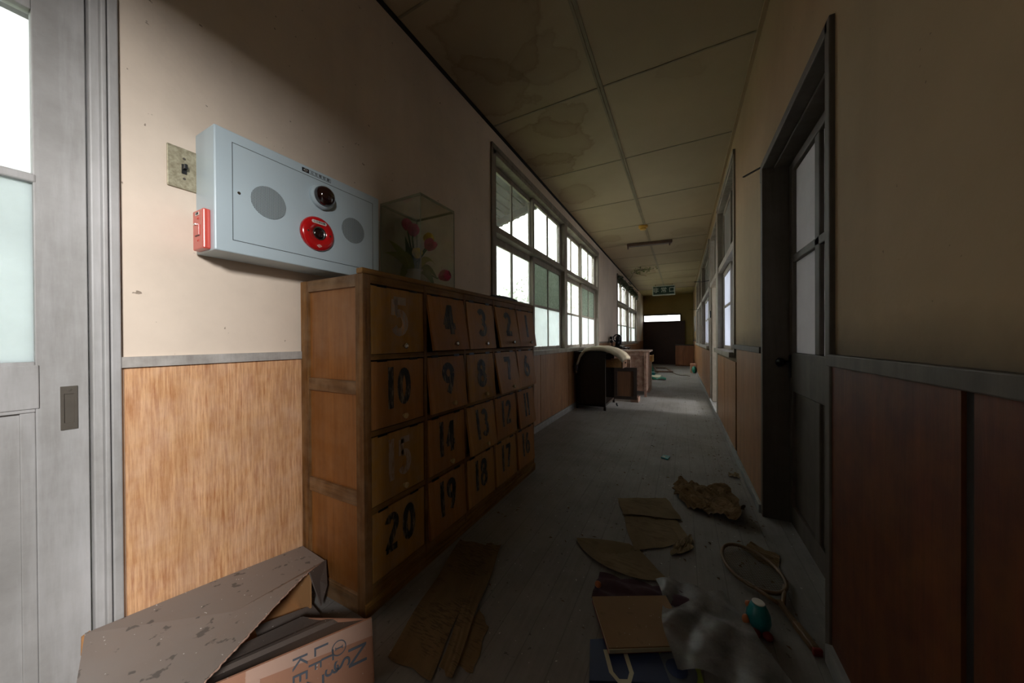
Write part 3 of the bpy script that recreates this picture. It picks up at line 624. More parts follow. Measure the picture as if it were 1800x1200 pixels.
text('起動', .0085, 'metalline', 'lettering', sw, face((-1.337, by0 - .0189, 1.399), (1, 0, 0), (0, 0, 1)), sx=1.1)
# light switch
ls = empty('light_switch', (XL, .428, 1.49), 'tarnished metal light switch plate on the wall beside the alarm box', 'switch')
B(XL, XL + .006, .390, .4655, 1.484, 1.613).build('plate', 'plate', ls, bevel=.0015)
B(XL + .006, XL + .008, .422, .434, 1.532, 1.562).build('slot', 'black', ls); B(XL + .006, XL + .022, .424, .432, 1.545, 1.560).build('toggle', 'black', ls, bevel=.001)
for z in (1.517, 1.580): MB().lathe([(.0035, 0), (.0035, .002), (.001, .002)], (XL + .006, .428, z), 'x', 12).build('screw', 'bronze', ls)

# ================================================================= GLASS CASE AND TULIPS
cx0, cx1, cy0, cy1, cz0, cz1 = -1.385, -1.109, 1.175, 1.436, LH, 1.708
gc = empty('glass_display_case', ((cx0 + cx1) / 2, (cy0 + cy1) / 2, cz0), 'clear glass display case over tulips on the locker top', 'display case')
g = .003
for nm, a in (('pane', (cx0, cx1, cy0, cy0 + g, cz0, cz1)), ('pane', (cx0, cx1, cy1 - g, cy1, cz0, cz1)), ('pane', (cx0, cx0 + g, cy0 + g, cy1 - g, cz0, cz1)), ('pane', (cx1 - g, cx1, cy0 + g, cy1 - g, cz0, cz1)), ('pane', (cx0, cx1, cy0, cy1, cz1, cz1 + g))): B(*a).build(nm, 'case', gc)
q = MB(); e = .0022
for x in (cx0, cx1 - e):
    for y in (cy0, cy1 - e): q.box(x - .0005, x + e + .0005, y - .0005, y + e + .0005, cz0, cz1 + g)
for x in (cx0, cx1 - e): q.box(x - .0005, x + e + .0005, cy0, cy1, cz1 - .008, cz1 + .004)
for y in (cy0, cy1 - e): q.box(cx0, cx1, y - .0005, y + e + .0005, cz1 - .008, cz1 + .004)
q.build('edge_strip', 'caseedge', gc)
VX, VY = -1.262, 1.30
vs_ = MB().lathe([(.036, 0), (.052, .012), (.062, .055), (.058, .095), (.044, .122), (.047, .134), (.043, .134), (.038, .12)], (VX, VY, LH), 'z', 28)
tag(vs_.build('flower_vase', 'vase', smooth=True), 'small round white vase standing inside the glass case', 'vase')
def leafmesh(mb, p0, p1, sag, w, side=(0, 0, 1)):
    w = w * 1.35; p0, p1 = Vector(p0), Vector(p1); d = p1 - p0; sd = d.cross(Vector(side)); sd = sd.normalized() if sd.length > 1e-4 else Vector((1, 0, 0))
    n = 8; vs = []; fs = []
    for i in range(n + 1):
        t = i / n; c_ = p0 + d * t + Vector((0, 0, 1)) * (sag * 4 * t * (1 - t)); ww = w * math.sin(math.pi * min(1, .08 + .92 * t) ** .8) * .5
        vs += [c_ - sd * ww + Vector((0, 0, ww * .3)), c_ - Vector((0, 0, .001)), c_ + sd * ww + Vector((0, 0, ww * .3))]
    for i in range(n):
        for k in (0, 1): fs.append((i * 3 + k, i * 3 + k + 1, i * 3 + k + 4, i * 3 + k + 3))
    mb.add(vs, fs)
def tulip(head, ax, size, mat, opened, label, leaves):
    h = Vector(head); ax = Vector(ax).normalized(); base = Vector((VX + random.uniform(-.012, .012), VY + random.uniform(-.012, .012), LH + .10))
    t = empty('tulip', base, label, 'tulip', 'artificial tulips in the white vase')
    neck = h - ax * size * .55; mid = (base + neck) / 2 + Vector((0, 0, .03)); ctrl = [base, base.lerp(mid, .6), mid, mid.lerp(neck, .6), neck, h - ax * size * .3]
    MB().tube(ctrl, .0035, 8).build('stem', 'leaf', t, smooth=True)
    u = ax.cross(Vector((.3, .2, 1))).normalized(); v = ax.cross(u); pm = MB()
    for k in range(6):
        an = k * math.pi / 3 + (.2 if k % 2 else 0); dr_ = u * math.cos(an) + v * math.sin(an); tn = ax.cross(dr_)
        def fn(s_, q_, dr_=dr_, tn=tn, k=k):
            a_ = (s_ - .5) * 2; rr = size * (.42 * math.sin(math.pi * min(1, q_ * .72 + .08)) + opened * q_ * q_ * (.55 if k % 2 == 0 else .3)); ww = size * .40 * math.sin(math.pi * (.12 + .82 * q_)) ** .75
            return h + ax * (size * (q_ * .95 - .35)) + dr_ * (rr - ww * .35 * a_ * a_) + tn * (ww * a_)
        pm.sheet(fn, 6, 8)
    pm.build('petals', mat, t, smooth=True)
    for (p1, sag, ww, mt) in leaves: lm = MB(); leafmesh(lm, base + Vector((0, 0, .01)), p1, sag, ww, (.85, -.9, .5)); lm.build('leaf', mt, t, smooth=True)
tulip((-1.325, 1.30, 1.625), (-.1, -.1, 1), .062, 'pink', .02, 'dark pink tulip standing topmost and furthest left in the vase', [((-1.36, 1.2, 1.53), .02, .03, 'leafedge'), ((-1.33, 1.29, 1.57), -.01, .028, 'leaf')])
tulip((-1.275, 1.295, 1.585), (.15, 0, 1), .066, 'pink', .06, 'full pink tulip just below and right of the topmost one', [((-1.372, 1.19, 1.46), .03, .035, 'leafedge')])
tulip((-1.178, 1.31, 1.497), (.5, .3, .8), .064, 'pink', .35, 'wide open pink tulip at the right of the yellow ones', [((-1.18, 1.36, 1.41), .05, .03, 'leafedge'), ((-1.15, 1.34, 1.33), .04, .035, 'leaf')])
tulip((-1.135, 1.37, 1.345), (.75, .3, .25), .066, 'pink', .08, 'pink tulip drooping low at the right side of the case', [((-1.13, 1.30, 1.27), .05, .04, 'leaf')])
tulip((-1.215, 1.345, 1.545), (.1, .2, 1), .060, 'yel', .05, 'yellow tulip half hidden behind the open pink one', [((-1.28, 1.29, 1.50), .01, .028, 'leaf')])
tulip((-1.235, 1.285, 1.455), (.1, -.3, .9), .056, 'yel', .22, 'yellow tulip low in the front centre of the vase', [((-1.34, 1.25, 1.27), .07, .04, 'leafedge'), ((-1.26, 1.22, 1.46), .02, .025, 'leafedge'), ((-1.30, 1.25, 1.40), .03, .04, 'leaf')])

# ================================================================= CARDBOARD BOXES
cb = empty('cardboard_carton', (-1.25, .4, 0), 'collapsed open cardboard carton covered in grey dust against the left wall', 'box')
B(-1.378, -1.372, .235, .70, .004, .145).build('back_side', 'card', cb)
B(-1.372, -1.195, .690, .696, .004, .148).build('end_side', 'card', cb)
B(-1.372, -.95, .22, .690, .003, .008).build('bottom', 'card', cb)
fl = MB()
A_ = [(-1.372, .222, .246), (-1.384, .50, .20), (-1.384, .772, .157), (-1.225, .764, .152), (-1.157, .66, .196), (-1.10, .55, .205), (-1.04, .44, .21), (-.978, .33, .218), (-.90, .18, .225), (-1.15, .17, .235)]
fl.slab(A_, .005); fl.build('dusty_flap', 'carddust', cb)
c2 = MB()
rng = random.Random(3); edge = [Vector(p_) for p_ in A_[3:9]]; zz_ = []
for a_, b_ in zip(edge, edge[1:]):
    n_ = max(2, int((b_ - a_).length / .006))
    for i in range(n_): zz_.append(a_.lerp(b_, i / n_) + Vector((rng.uniform(-.001, .0025), rng.uniform(-.001, .001), -.003 + rng.uniform(-.001, .001))))
c2.tube(zz_, .0022, 5); c2.build('corrugated_edge', 'tape', cb)
MB().slab([(-1.225, .766, .152), (-1.157, .664, .192), (-1.150, .672, .150), (-1.150, .70, .05), (-1.175, .738, .09)], .004, (1, .5, 0)).build('torn_flap', 'carddark', cb)
MB().slab([(-1.27, .55, .045), (-1.15, .52, .045), (-1.135, .54, .04), (-1.12, .69, .03), (-1.205, .705, .03)], .004).build('folded_flap', 'carddark', cb)
MB().slab([(-1.385, .232, .24), (-1.385, .218, .235), (-1.38, .216, .19), (-1.378, .232, .18)], .006, (1, 0, 0)).build('torn_flap', 'card', cb)
ct = empty('printed_carton', (-.95, .45, 0), 'dusty brown carton with blue-grey printed letters at the bottom left', 'box')
P, Q, P2, Q2 = (-.842, .67, .152), (-1.125, .19, .152), (-1.12, .62, .085), (-1.27, .27, .085)
side = MB().slab([(-.80, .645, .0), P, Q, (-1.09, .165, 0)], .005, (-.86, .51, 0)).build('side', 'cardbox', ct)
MB().sheet(lambda u, v: Vector(P).lerp(Vector(Q), u).lerp(Vector(P2).lerp(Vector(Q2), u), v) + Vector((0, 0, -.012 * math.sin(math.pi * v) * (1 if v < .5 else .6) + (.004 if .45 < v < .6 else 0) + (.003 if .45 < u < .5 else 0))), 20, 12, .004).build('dusty_flap', 'carddark', ct)
MB().slab([(-.842, .67, .15), (-.80, .645, 0), (-1.08, .585, 0), (-1.11, .62, .085)], .004, (0, -1, 0)).build('end_side', 'cardbox', ct)
ud = (Vector((-.80, .645, 0)) - Vector(P)).normalized(); vd = (Vector(P) - Vector(Q)).normalized(); nrm = vd.cross(ud).normalized()
if nrm.x < 0: nrm = -nrm
def onside(s_, t_, lift=.0012): return Vector(P) + ud * t_ - vd * s_ + nrm * lift      # s_ along the top edge from the corner, t_ down
mb = MB(); mb.add([onside(0, 0), onside(.30, 0), onside(.30, .028), onside(0, .045)], [(0, 1, 2, 3)]); mb.add([onside(.27, .028), onside(.31, .028), onside(.31, .15), onside(.27, .15)], [(0, 1, 2, 3)])
mb.build('packing_tape', 'tape', side)
def stext(b_, s_, t_, size, sx=1):
    text(b_, size, 'inkblue', 'printing', side, face(onside(s_, t_, .0022), -ud, -vd) if False else face(onside(s_, t_, .0022), ud, vd), .0003, sx)
stext('N', .045, .075, .07); stext('S', .085, .078, .06); stext('3', .11, .085, .05)
stext('T', .12, .048, .045); stext('Ⓘ', .092, .038, .045); stext('L', .135, .022, .05); stext('K', .185, .03, .05); stext('F', .15, .055, .045); stext('Z', .15, .10, .06); stext('E', .185, .065, .05)

# ================================================================= PAPERS ON THE FLOOR
def crease(mb, poly, z, amp, n=10, seed=0, fold=None):
    """a thin sheet spanning a quad (4 corners), gently buckled"""
    a, b, c_, d_ = [Vector((*p_, z)) for p_ in poly]; rg = random.Random(seed); ph = [rg.uniform(0, 6) for _ in range(6)]
    def fn(u, v):
        p_ = a.lerp(b, u).lerp(d_.lerp(c_, u), v); zz2 = amp * (.5 + .5 * math.sin(u * 5 + ph[0]) * math.sin(v * 4 + ph[1])) + amp * .3 * math.sin(u * 17 + v * 9 + ph[2])
        if fold and v > fold: zz2 += .004
        return p_ + Vector((.004 * math.sin(v * 11 + ph[3]), .004 * math.sin(u * 9 + ph[4]), abs(zz2)))
    mb.sheet(fn, n, n, .001); return mb
nw = empty('newspaper', (-.77, 1.0, 0), 'long folded yellowed newspaper lying beside the foot of the locker', 'newspaper')
crease(MB(), [(-.827, .713), (-.655, .72), (-.83, 1.33), (-.98, 1.30)], .003, .004, 14, 1).build('page', 'news', nw)
crease(MB(), [(-.655, .76), (-.60, .745), (-.77, 1.345), (-.84, 1.335)], .009, .004, 14, 2).build('page', 'news', nw)
crease(MB(), [(-.64, .79), (-.555, .795), (-.60, .95), (-.67, 1.0)], .002, .002, 8, 3).build('page', 'news', nw)
nw = empty('newspaper', (-.15, 1.95, 0), 'browned folded newspaper in the middle of the corridor floor', 'newspaper')
crease(MB(), [(-.20, 1.60), (.035, 1.80), (-.085, 2.205), (-.348, 2.07)], .004, .006, 12, 4).build('page', 'paper', nw)
crease(MB(), [(-.295, 1.90), (.0, 1.99), (-.085, 2.21), (-.35, 2.08)], .012, .004, 10, 5).build('page', 'paper', nw)
crease(MB(), [(-.05, 1.63), (.045, 1.74), (.045, 1.86), (-.03, 1.76)], .008, .010, 8, 6).build('torn_corner', 'paper', nw)
def fan(u, v):
    an = math.radians(200 + 108 * u); rr = .02 + .235 * v
    return (-.215 + rr * math.cos(an) * 1.05 - .0, 1.66 + rr * math.sin(an) * .95, .003 + .006 * abs(math.sin(u * 4 + v * 3)) + .004 * v)
tag(MB().sheet(fan, 18, 10, .001).build('round_edged_paper', 'paper'), 'tan paper with a curved edge tucked under the middle newspaper', 'paper')
rg = random.Random(11)
def cr(u, v):
    x = .13 + (u - .5) * .36; y = 2.31 + (v - .5) * .40 + (u - .5) * -.08; e_ = abs(u - .5) * 2; k_ = abs(v - .5) * 2
    x -= (v - .5) * .05; s_ = (1 - .35 * k_ * k_); x = .13 + (x - .13) * s_
    z = .004 + .05 * max(0, u - .55) * (1 + math.sin(v * 9)) + .028 * abs(math.sin(u * 7 + v * 5)) * abs(math.sin(v * 8 - u * 3)) + .012 * abs(math.sin(u * 23 + v * 17))
    return (x + .008 * math.sin(v * 31), y + .008 * math.sin(u * 27), z)
tag(MB().sheet(cr, 30, 30, .001).build('crumpled_paper', 'crumple'), 'crumpled brown paper sheet near the right skirting past the newspaper', 'paper')
bk = empty('picture_book', (-.14, 1.18, 0), 'flat tan covered book lying beside the plastic film', 'book')
bp_ = [(-.205, 1.034), (.03, 1.166), (-.055, 1.346), (-.301, 1.214)]
MB().slab([(x, y, .030) for x, y in bp_], .004).build('cover', 'tan', bk); MB().slab([(x * .98 - .002, y * .998, .026) for x, y in bp_], .012).build('pages', 'cream', bk); MB().slab([(x, y, .014) for x, y in bp_], .004).build('cover', 'redtoy', bk)
b2 = MB().slab([(-.24, .93, .008), (-.03, 1.03, .008), (-.09, 1.17, .008), (-.27, 1.06, .008)], .007); o = b2.build('magazine', 'blue'); tag(o, 'dark blue magazine with a white letter U under the tan book', 'magazine')
ribbon([[(-.03, .06), (-.03, -.01), (-.015, -.035), (.015, -.035), (.03, -.01), (.03, .06)]], .013, face((-.165, 1.005, .0084), (.9, .43, 0), (-.43, .9, 0)), .0006).build('letter', 'cream', o)
b3 = MB().slab([(-.08, .98, .0), (.06, 1.05, .0), (.03, 1.22, .0), (-.1, 1.14, .0)], -.006); o = b3.build('magazine', 'lime'); o.location.z = .0; tag(o, 'green magazine with a grey disc, beside the blue one', 'magazine')
MB().lathe([(.055, 0), (.055, .001), (.001, .001)], (-.015, 1.085, .0065), 'z', 30).build('disc', 'inkblue', o); MB().lathe([(.03, 0), (.03, .0008), (.001, .0008)], (-.015, 1.085, .0077), 'z', 30).build('disc', 'blue', o)
def fl_(u, v):
    a = Vector((-.098, 1.454, 0)).lerp(Vector((.139, 1.489, 0)), u); b = Vector((-.02, 1.05, 0)).lerp(Vector((.30, 1.10, 0)), u); p_ = a.lerp(b, v)
    return p_ + Vector((.012 * math.sin(v * 7), .008 * math.sin(u * 6), .036 + .012 * abs(math.sin(u * 8 + v * 6)) + .008 * math.sin(v * 15) * math.sin(u * 11) - .028 * (1 if v < .3 else max(0, 1 - (v - .3) * 5))))
tag(MB().sheet(fl_, 26, 26).build('plastic_film', 'film', smooth=True), 'dusty translucent plastic sheet draped over the book corner', 'plastic sheet')
def pc(u, v): return (-.31 + u * .34, 1.24 + v * .14 + .05 * u, .004 + .02 * abs(math.sin(u * 9 + v * 4)) * abs(math.sin(v * 6 + 1)))
tag(MB().sheet(pc, 20, 12, .002).build('dark_cloth', 'purple', smooth=True), 'dark purple rag crumpled behind the tan book', 'cloth')
tag(MB().ball((-.295, 1.285, .030), .013, 12, 8, (1, .8, 1)).build('orange_cap', 'orange', smooth=True), 'small orange cap lying on the purple rag', 'cap')
tag(crease(MB(), [(.36, 1.73), (.40, 1.86), (.30, 1.93), (.25, 1.85)], .002, .012, 8, 9).build('paper_scrap', 'crumple'), 'brown paper scrap lying behind the racket head', 'paper scrap')
tag(crease(MB(), [(.30, 2.78), (.375, 2.79), (.36, 2.87), (.31, 2.86)], .002, .014, 8, 12).build('paper_scrap', 'paper'), 'curled paper scrap against the right skirting', 'paper scrap')
tc = empty('teal_packet', (-.12, 2.99, 0), 'tiny teal packet lying alone on the open floor', 'packet')
MB().slab([(-.155, 2.97, .012), (-.10, 2.95, .012), (-.085, 3.03, .012), (-.14, 3.04, .012)], .010).build('packet', 'teal', tc, bevel=.002); MB().slab([(-.145, 2.985, .013), (-.125, 2.98, .013), (-.12, 3.01, .013), (-.14, 3.01, .013)], .001).build('label', 'white', tc)
# leaf litter
rg = random.Random(5); lt = MB()
for i in range(420):
    x = rg.uniform(XL + .45, XR - .03) if i % 3 else XR - .03 - abs(rg.gauss(0, .12)); y = rg.uniform(.9, 7) if i % 2 else rg.uniform(1.5, 4); s_ = rg.uniform(.004, .014); a_ = rg.uniform(0, 6.3)
    if x < XC + .05 and y < 2.4: continue
    c_, n_ = math.cos(a_) * s_, math.sin(a_) * s_; lt.add([(x - c_, y - n_, .002), (x + n_ * .4, y - c_ * .4, .002 + rg.uniform(0, .006)), (x + c_, y + n_, .003), (x - n_ * .5, y + c_ * .4, .002 + rg.uniform(0, .005))], [(0, 1, 2, 3)])
tag(lt.build('leaf_litter', 'dust', kind=None), 'dry leaf crumbs and dust flakes scattered over the floor', 'litter', kind='stuff')

# racket
ra = empty('tennis_racket', (.27, 1.6, 0), 'old wooden racket with dark strings lying by the right door', 'racket')
hc = Vector((.262, 1.70, 0)); ax1 = Vector((.30, -.95, 0)).normalized(); ax2 = Vector((ax1.y, -ax1.x, 0))
def rp(a_, b_, z=.02): return hc + ax1 * a_ + ax2 * b_ + Vector((0, 0, z))
ring = [rp(-.150 * math.cos(t), .098 * math.sin(t) * (1 - .08 * math.cos(t)), .022) for t in [2 * math.pi * k / 48 for k in range(49)]]
fr = MB().tube(ring, .0075, 8, False); fr.tube([rp(.10, -.07, .022), rp(.165, -.03, .022), rp(.20, -.008, .021)], .007, 8); fr.tube([rp(.10, .07, .022), rp(.165, .03, .022), rp(.20, .008, .021)], .007, 8); fr.build('frame', 'racket', ra, smooth=True)
sg = MB()
for k in range(-9, 10):
    t = k / 10; hh = .150 * math.sqrt(1 - t * t); sg.tube([rp(-hh, .098 * t, .022), rp(hh, .098 * t, .022)], .0007, 4)
for k in range(-13, 14):
    t = k / 14; hh = .098 * math.sqrt(1 - t * t); sg.tube([rp(.150 * t, -hh, .023), rp(.150 * t, hh, .023)], .0007, 4)
sg.build('strings', 'string', ra)
MB().bar(rp(.185, 0, .020), rp(.29, 0, .016), .016, .014).build('shaft', 'racket', ra, bevel=.002); MB().bar(rp(.28, 0, .016), rp(.375, 0, .014), .024, .022).build('grip', 'racket', ra, bevel=.005); MB().bar(rp(.375, 0, .014), rp(.385, 0, .014), .026, .024).build('butt_cap', 'redtoy', ra, bevel=.003)
# toy
ty = empty('teal_toy', (.235, 1.37, .0), 'small teal toy figure with orange hands lying on the floor by the racket', 'toy')
o = Vector((.232, 1.37, 0)); tb = MB().lathe([(.015, 0), (.030, .012), (.036, .035), (.034, .06), (.024, .082), (.018, .092), (.014, .092), (.013, .084)], o, 'z', 24); tb.build('body', 'teal', ty, smooth=True)
MB().lathe([(.0175, .090), (.0185, .095), (.013, .096)], o, 'z', 20).build('rim', 'white', ty); MB().ball(o + Vector((-.036, -.012, .03)), .013, 12, 8, (1, 1, 1.3)).build('hand', 'orange', ty, smooth=True); MB().ball(o + Vector((-.026, .012, .07)), .011, 10, 7).build('ear', 'orange', ty, smooth=True)
MB().ball(o + Vector((-.012, -.034, .012)), .015, 12, 8, (1, 1.2, .8)).build('foot', 'redtoy', ty, smooth=True); MB().ball(o + Vector((.02, -.034, .012)), .015, 12, 8, (1, 1.2, .8)).build('foot', 'redtoy', ty, smooth=True)

# ================================================================= FAR FURNITURE
d1 = empty('sewing_cabinet', (-1.15, 4.9, 0), 'near-black sewing cabinet with open drawer and door by the first windows', 'cabinet')
mb = B(-1.36, -.94, 4.6, 4.625, .05, .80); mb.box(-1.36, -1.33, 4.625, 5.3, .05, .8); mb.box(-1.36, -.94, 5.275, 5.3, .05, .8); mb.box(-1.36, -.95, 4.6, 5.3, .05, .08); mb.build('body', 'cabdark', d1, bevel=.004)
B(-1.385, -.92, 4.58, 5.32, .80, .83).build('top', 'cabdark', d1, bevel=.004)
for x, y in ((-.968, 4.6), (-1.36, 4.6), (-1.36, 5.27), (-.968, 5.27)): B(x, x + .03, y, y + .03, 0, .05).build('foot', 'cabdark', d1)
dw = MB(); dw.box(-.96, -.745, 4.74, 4.752, .60, .71); dw.box(-.96, -.745, 5.1, 5.112, .60, .71); dw.box(-.96, -.745, 4.752, 5.1, .60, .61); dd = dw.build('drawer', 'pine', d1)
B(-.745, -.728, 4.73, 5.12, .59, .725).build('drawer_front', 'cabmid', dd); MB().lathe([(.006, 0), (.014, .015), (.001, .02)], (-.728, 4.92, .66), 'x', 12).build('knob', 'iron', dd, smooth=True)
# open door, hinged at far front corner, swung to face the camera
hd = MB(); dm = Matrix.Translation((-.945, 5.28, 0)) @ Matrix.Rotation(math.radians(8), 4, 'Z')
for a in ((0, .34, -.011, .011, .06, .11), (0, .34, -.011, .011, .50, .56), (0, .05, -.011, .011, .11, .50), (.285, .34, -.011, .011, .11, .50)): hd.box(*a, dm)
do = hd.build('door', 'cabdark', d1, bevel=.002); MB().box(.05, .285, -.005, .005, .11, .50, dm).build('door_panel', 'cabmid', do)
mb = MB(); [mb.tube([(x, 5.0, .05), (x, 5.0, .03), (x + .01, 5.02, .0)], .012, 8) for x in (-.86, )]; mb.build('treadle_foot', 'iron', d1)
# beige mat draped over the cabinet
path = [(-1.34, .56), (-1.33, .66), (-1.29, .78), (-1.22, .865), (-1.12, .89), (-.98, .89), (-.87, .86), (-.76, .80), (-.70, .73)]
def mt_(u, v):
    k = u * (len(path) - 1); i = min(int(k), len(path) - 2); f_ = k - i; x = path[i][0] * (1 - f_) + path[i + 1][0] * f_; z = path[i][1] * (1 - f_) + path[i + 1][1] * f_
    return (x, 4.52 + v * .75, z + .02 * math.sin(v * math.pi) - .0)
mm = MB().sheet(mt_, 24, 8, .045); tag(mm.build('felt_mat', 'mat', smooth=True), 'thick beige felt mat draped in an arch over the black sewing cabinet', 'mat')
tag(MB().ball((-1.34, 4.55, .60), .045, 12, 8, (.8, 1, 1.3)).build('mat_weight', 'black', smooth=True), 'black bundle under the wall end of the beige mat', 'bundle')
tag(MB().lathe([(.02, 0), (.024, .02), (.024, .05), (.015, .06)], (-.80, 5.0, .61), 'z', 14).build('thread_spool', 'cardbox', smooth=False), 'pinkish thread spool in the open drawer', 'spool')
o = B(-.72, -.60, 5.42, 5.66, 0, .075).build('wooden_block', 'cabred', bevel=.003); tag(o, 'small reddish wooden box on the floor behind the open cabinet door', 'box')
c2_ = empty('dusty_cabinet', (-.9, 6.3, 0), 'dusty red-brown cabinet with an overhanging top behind the sewing cabinet', 'cabinet')
B(-1.375, -.528, 6.02, 6.58, .10, .775).build('body', 'cabred', c2_, bevel=.004); B(-1.385, -.475, 5.98, 6.62, .775, .805).build('top', 'cabred', c2_, bevel=.008)
mb = B(-.80, -.79, 6.0, 6.02, .1, .775); mb.box(-.79, -.57, 6.0, 6.02, .715, .775); mb.box(-.79, -.57, 6.0, 6.02, .10, .17); mb.box(-.572, -.528, 5.995, 6.02, .0, .775); mb.box(-1.37, -.80, 6.005, 6.02, .70, .775); mb.build('face_frame', 'cabred', c2_, bevel=.002)
for x, y in ((-.573, 6.535), (-1.37, 6.02), (-1.37, 6.535)): B(x, x + .045, y, y + .045, 0, .1).build('leg', 'cabred', c2_)
wd_ = empty('small_drawer', (-.56, 6.9, 0), 'orange wooden drawer sticking out beyond the dusty cabinet', 'drawer')
B(-.70, -.50, 6.75, 7.05, .57, .68).build('drawer', 'pine', wd_); B(-.502, -.49, 6.73, 7.07, .56, .69).build('drawer_front', 'dOlive', wd_); B(-.80, -.53, 6.7, 7.1, 0, .57).build('stand', 'cabred', wd_)
# sewing machine on its table
tb_ = empty('machine_table', (-1.22, 7.4, 0), 'small dark table by the wall carrying the sewing machine', 'table')
B(-1.385, -1.02, 7.0, 7.75, .80, .825).build('tabletop', 'cabdark', tb_, bevel=.003)
for x, y in ((-1.37, 7.02), (-1.37, 7.69), (-1.07, 7.02), (-1.07, 7.69)): B(x, x + .03, y, y + .03, 0, .80).build('leg', 'iron', tb_)
sm = empty('sewing_machine', (-1.2, 7.2, .825), 'old black sewing machine with handwheel standing on the dark table', 'sewing machine')
zt = .825
mb = B(-1.31, -1.10, 7.05, 7.5, zt, zt + .03); mb.build('base', 'iron', sm, bevel=.006)
MB().tube([(-1.20, 7.12, zt + .02), (-1.20, 7.12, zt + .12), (-1.20, 7.14, zt + .20), (-1.20, 7.24, zt + .235), (-1.20, 7.42, zt + .235)], [.055, .04, .042, .045, .04], 12).build('arm', 'iron', sm, smooth=True)
B(-1.235, -1.165, 7.40, 7.46, zt + .06, zt + .27).build('head', 'iron', sm, bevel=.012)
rr_ = [(-1.20 + .075 * math.cos(t), 7.075, zt + .20 + .075 * math.sin(t)) for t in [2 * math.pi * k / 24 for k in range(25)]]
mb = MB().tube(rr_, .012, 8, False); [mb.tube([(-1.2, 7.075, zt + .2), rr_[k * 6]], .007, 6) for k in range(4)]; mb.build('handwheel', 'iron', sm, smooth=True)
mb = MB().tube([(-1.31, 7.10, zt + .03), (-1.31, 7.10, zt + .22), (-1.25, 7.10, zt + .25)], .01, 8); mb.ball((-1.32, 7.1, zt + .13), .035); mb.ball((-1.33, 7.1, zt + .21), .03); mb.build('bobbin_winder', 'iron', sm, smooth=True)
# things on the far floor
ls_ = empty('fallen_sash', (-.6, 11.3, 0), 'dark wooden sash frame lying on the floor near the far end', 'window frame')
mb = MB()
for a, b in (((-1.15, 11.6), (-.45, 11.9)), ((-.95, 10.35), (-.24, 10.6)), ((-.45, 11.9), (-.24, 10.6)), ((-1.15, 11.6), (-.95, 10.35)), ((-.8, 11.75), (-.62, 10.45))): mb.bar((*a, .05), (*b, .035), .05, .035)
mb.build('frame', 'cabmid', ls_)
pb = empty('book_pile', (-.65, 8.9, 0), 'white booklets wrapped in green netting on the floor past the cabinet', 'booklets')
B(-1.0, -.47, 8.75, 9.3, .0, .06).build('booklets', 'cream', pb); MB().sheet(lambda u, v: (-1.05 + u * .72, 8.62 + v * .22, .012 + .05 * abs(math.sin(u * 9)) * (1 - abs(v - .5)) + .02 * abs(math.sin(v * 11))), 24, 6, .004).build('green_net', 'sack', pb); B(-.72, -.62, 9.2, 9.4, .06, .13).build('blue_block', 'teal', pb)
tag(MB().sheet(lambda u, v: (-.99 + .30 * u, 10.0 + .3 * v, .02 + .38 * math.sin(math.pi * u) ** .7 * math.sin(math.pi * v) ** .6 + .01 * math.sin(u * 21)), 16, 10, .01).build('green_net_heap', 'sack', smooth=True), 'dark green netting heaped beyond the orange drawer', 'netting')
tag(B(.24, .385, 10.9, 11.2, 0, .26).build('cardboard_box', 'cardbox'), 'small upright cardboard box by the right wall near the far end', 'box')
tag(MB().ball((.33, 10.80, .105), .105, 16, 10, (.6, .7, 1.0)).build('green_bag', 'sack', smooth=True), 'teal green plastic bag leaning on the small cardboard box', 'bag')
tag(MB().tube([(-.25, 10.55, .03), (-.1, 10.1, .01), (.0, 9.9, .012), (.12, 10.0, .01), (.2, 9.8, .01)], .008, 6).build('twig', 'bark'), 'thin dark twig on the floor in front of the fallen sash', 'twig')

# ================================================================= CEILING THINGS
es = empty('exit_sign', (-.50, 11.6, 2.43), 'green Japanese emergency exit sign hanging from the ceiling', 'sign')
B(-.84, -.165, 11.6, 11.66, 2.43, 2.74).build('frame', 'signframe', es, bevel=.01); B(-.81, -.195, 11.592, 11.6, 2.46, 2.71).build('sign_face', 'green', es)
text('非 常 口', .185, 'signtext', 'lettering', es, face((-.50, 11.59, 2.585), (1, 0, 0), (0, 0, 1)))
for x in (-.75, -.25): MB().tube([(x, 11.63, 2.73), (x, 11.63, H)], .008, 6).build('hanger', 'steel', es)
fl2 = empty('fluorescent_fixture', (-.515, 6.45, H), 'empty rusty fluorescent lamp fixture across the ceiling', 'lamp')
mb = MB().bar((-.90, 6.40, H - .03), (-.14, 6.49, H - .03), .10, .055); mb.build('body', 'steel', fl2, bevel=.01)
B(-.89, -.87, 6.37, 6.41, H - .10, H - .05).build('lamp_holder', 'steel', fl2); B(-.19, -.17, 6.45, 6.49, H - .10, H - .05).build('lamp_holder', 'steel', fl2)
hdt = empty('heat_detector', (-.527, 5.5, H), 'yellowed round fire detector on the ceiling seam', 'detector')
MB().lathe([(.068, 0), (.068, -.03), (.055, -.038), (.052, -.042)], (-.527, 5.48, H), 'z', 28).build('body', 'yellowed', hdt); MB().lathe([(.048, -.046), (.044, -.062), (.02, -.066)], (-.527, 5.48, H), 'z', 24).build('sensor', 'yellowed', hdt); MB().lathe([(.046, -.040), (.046, -.048)], (-.527, 5.48, H), 'z', 24).build('slot', 'black', hdt)
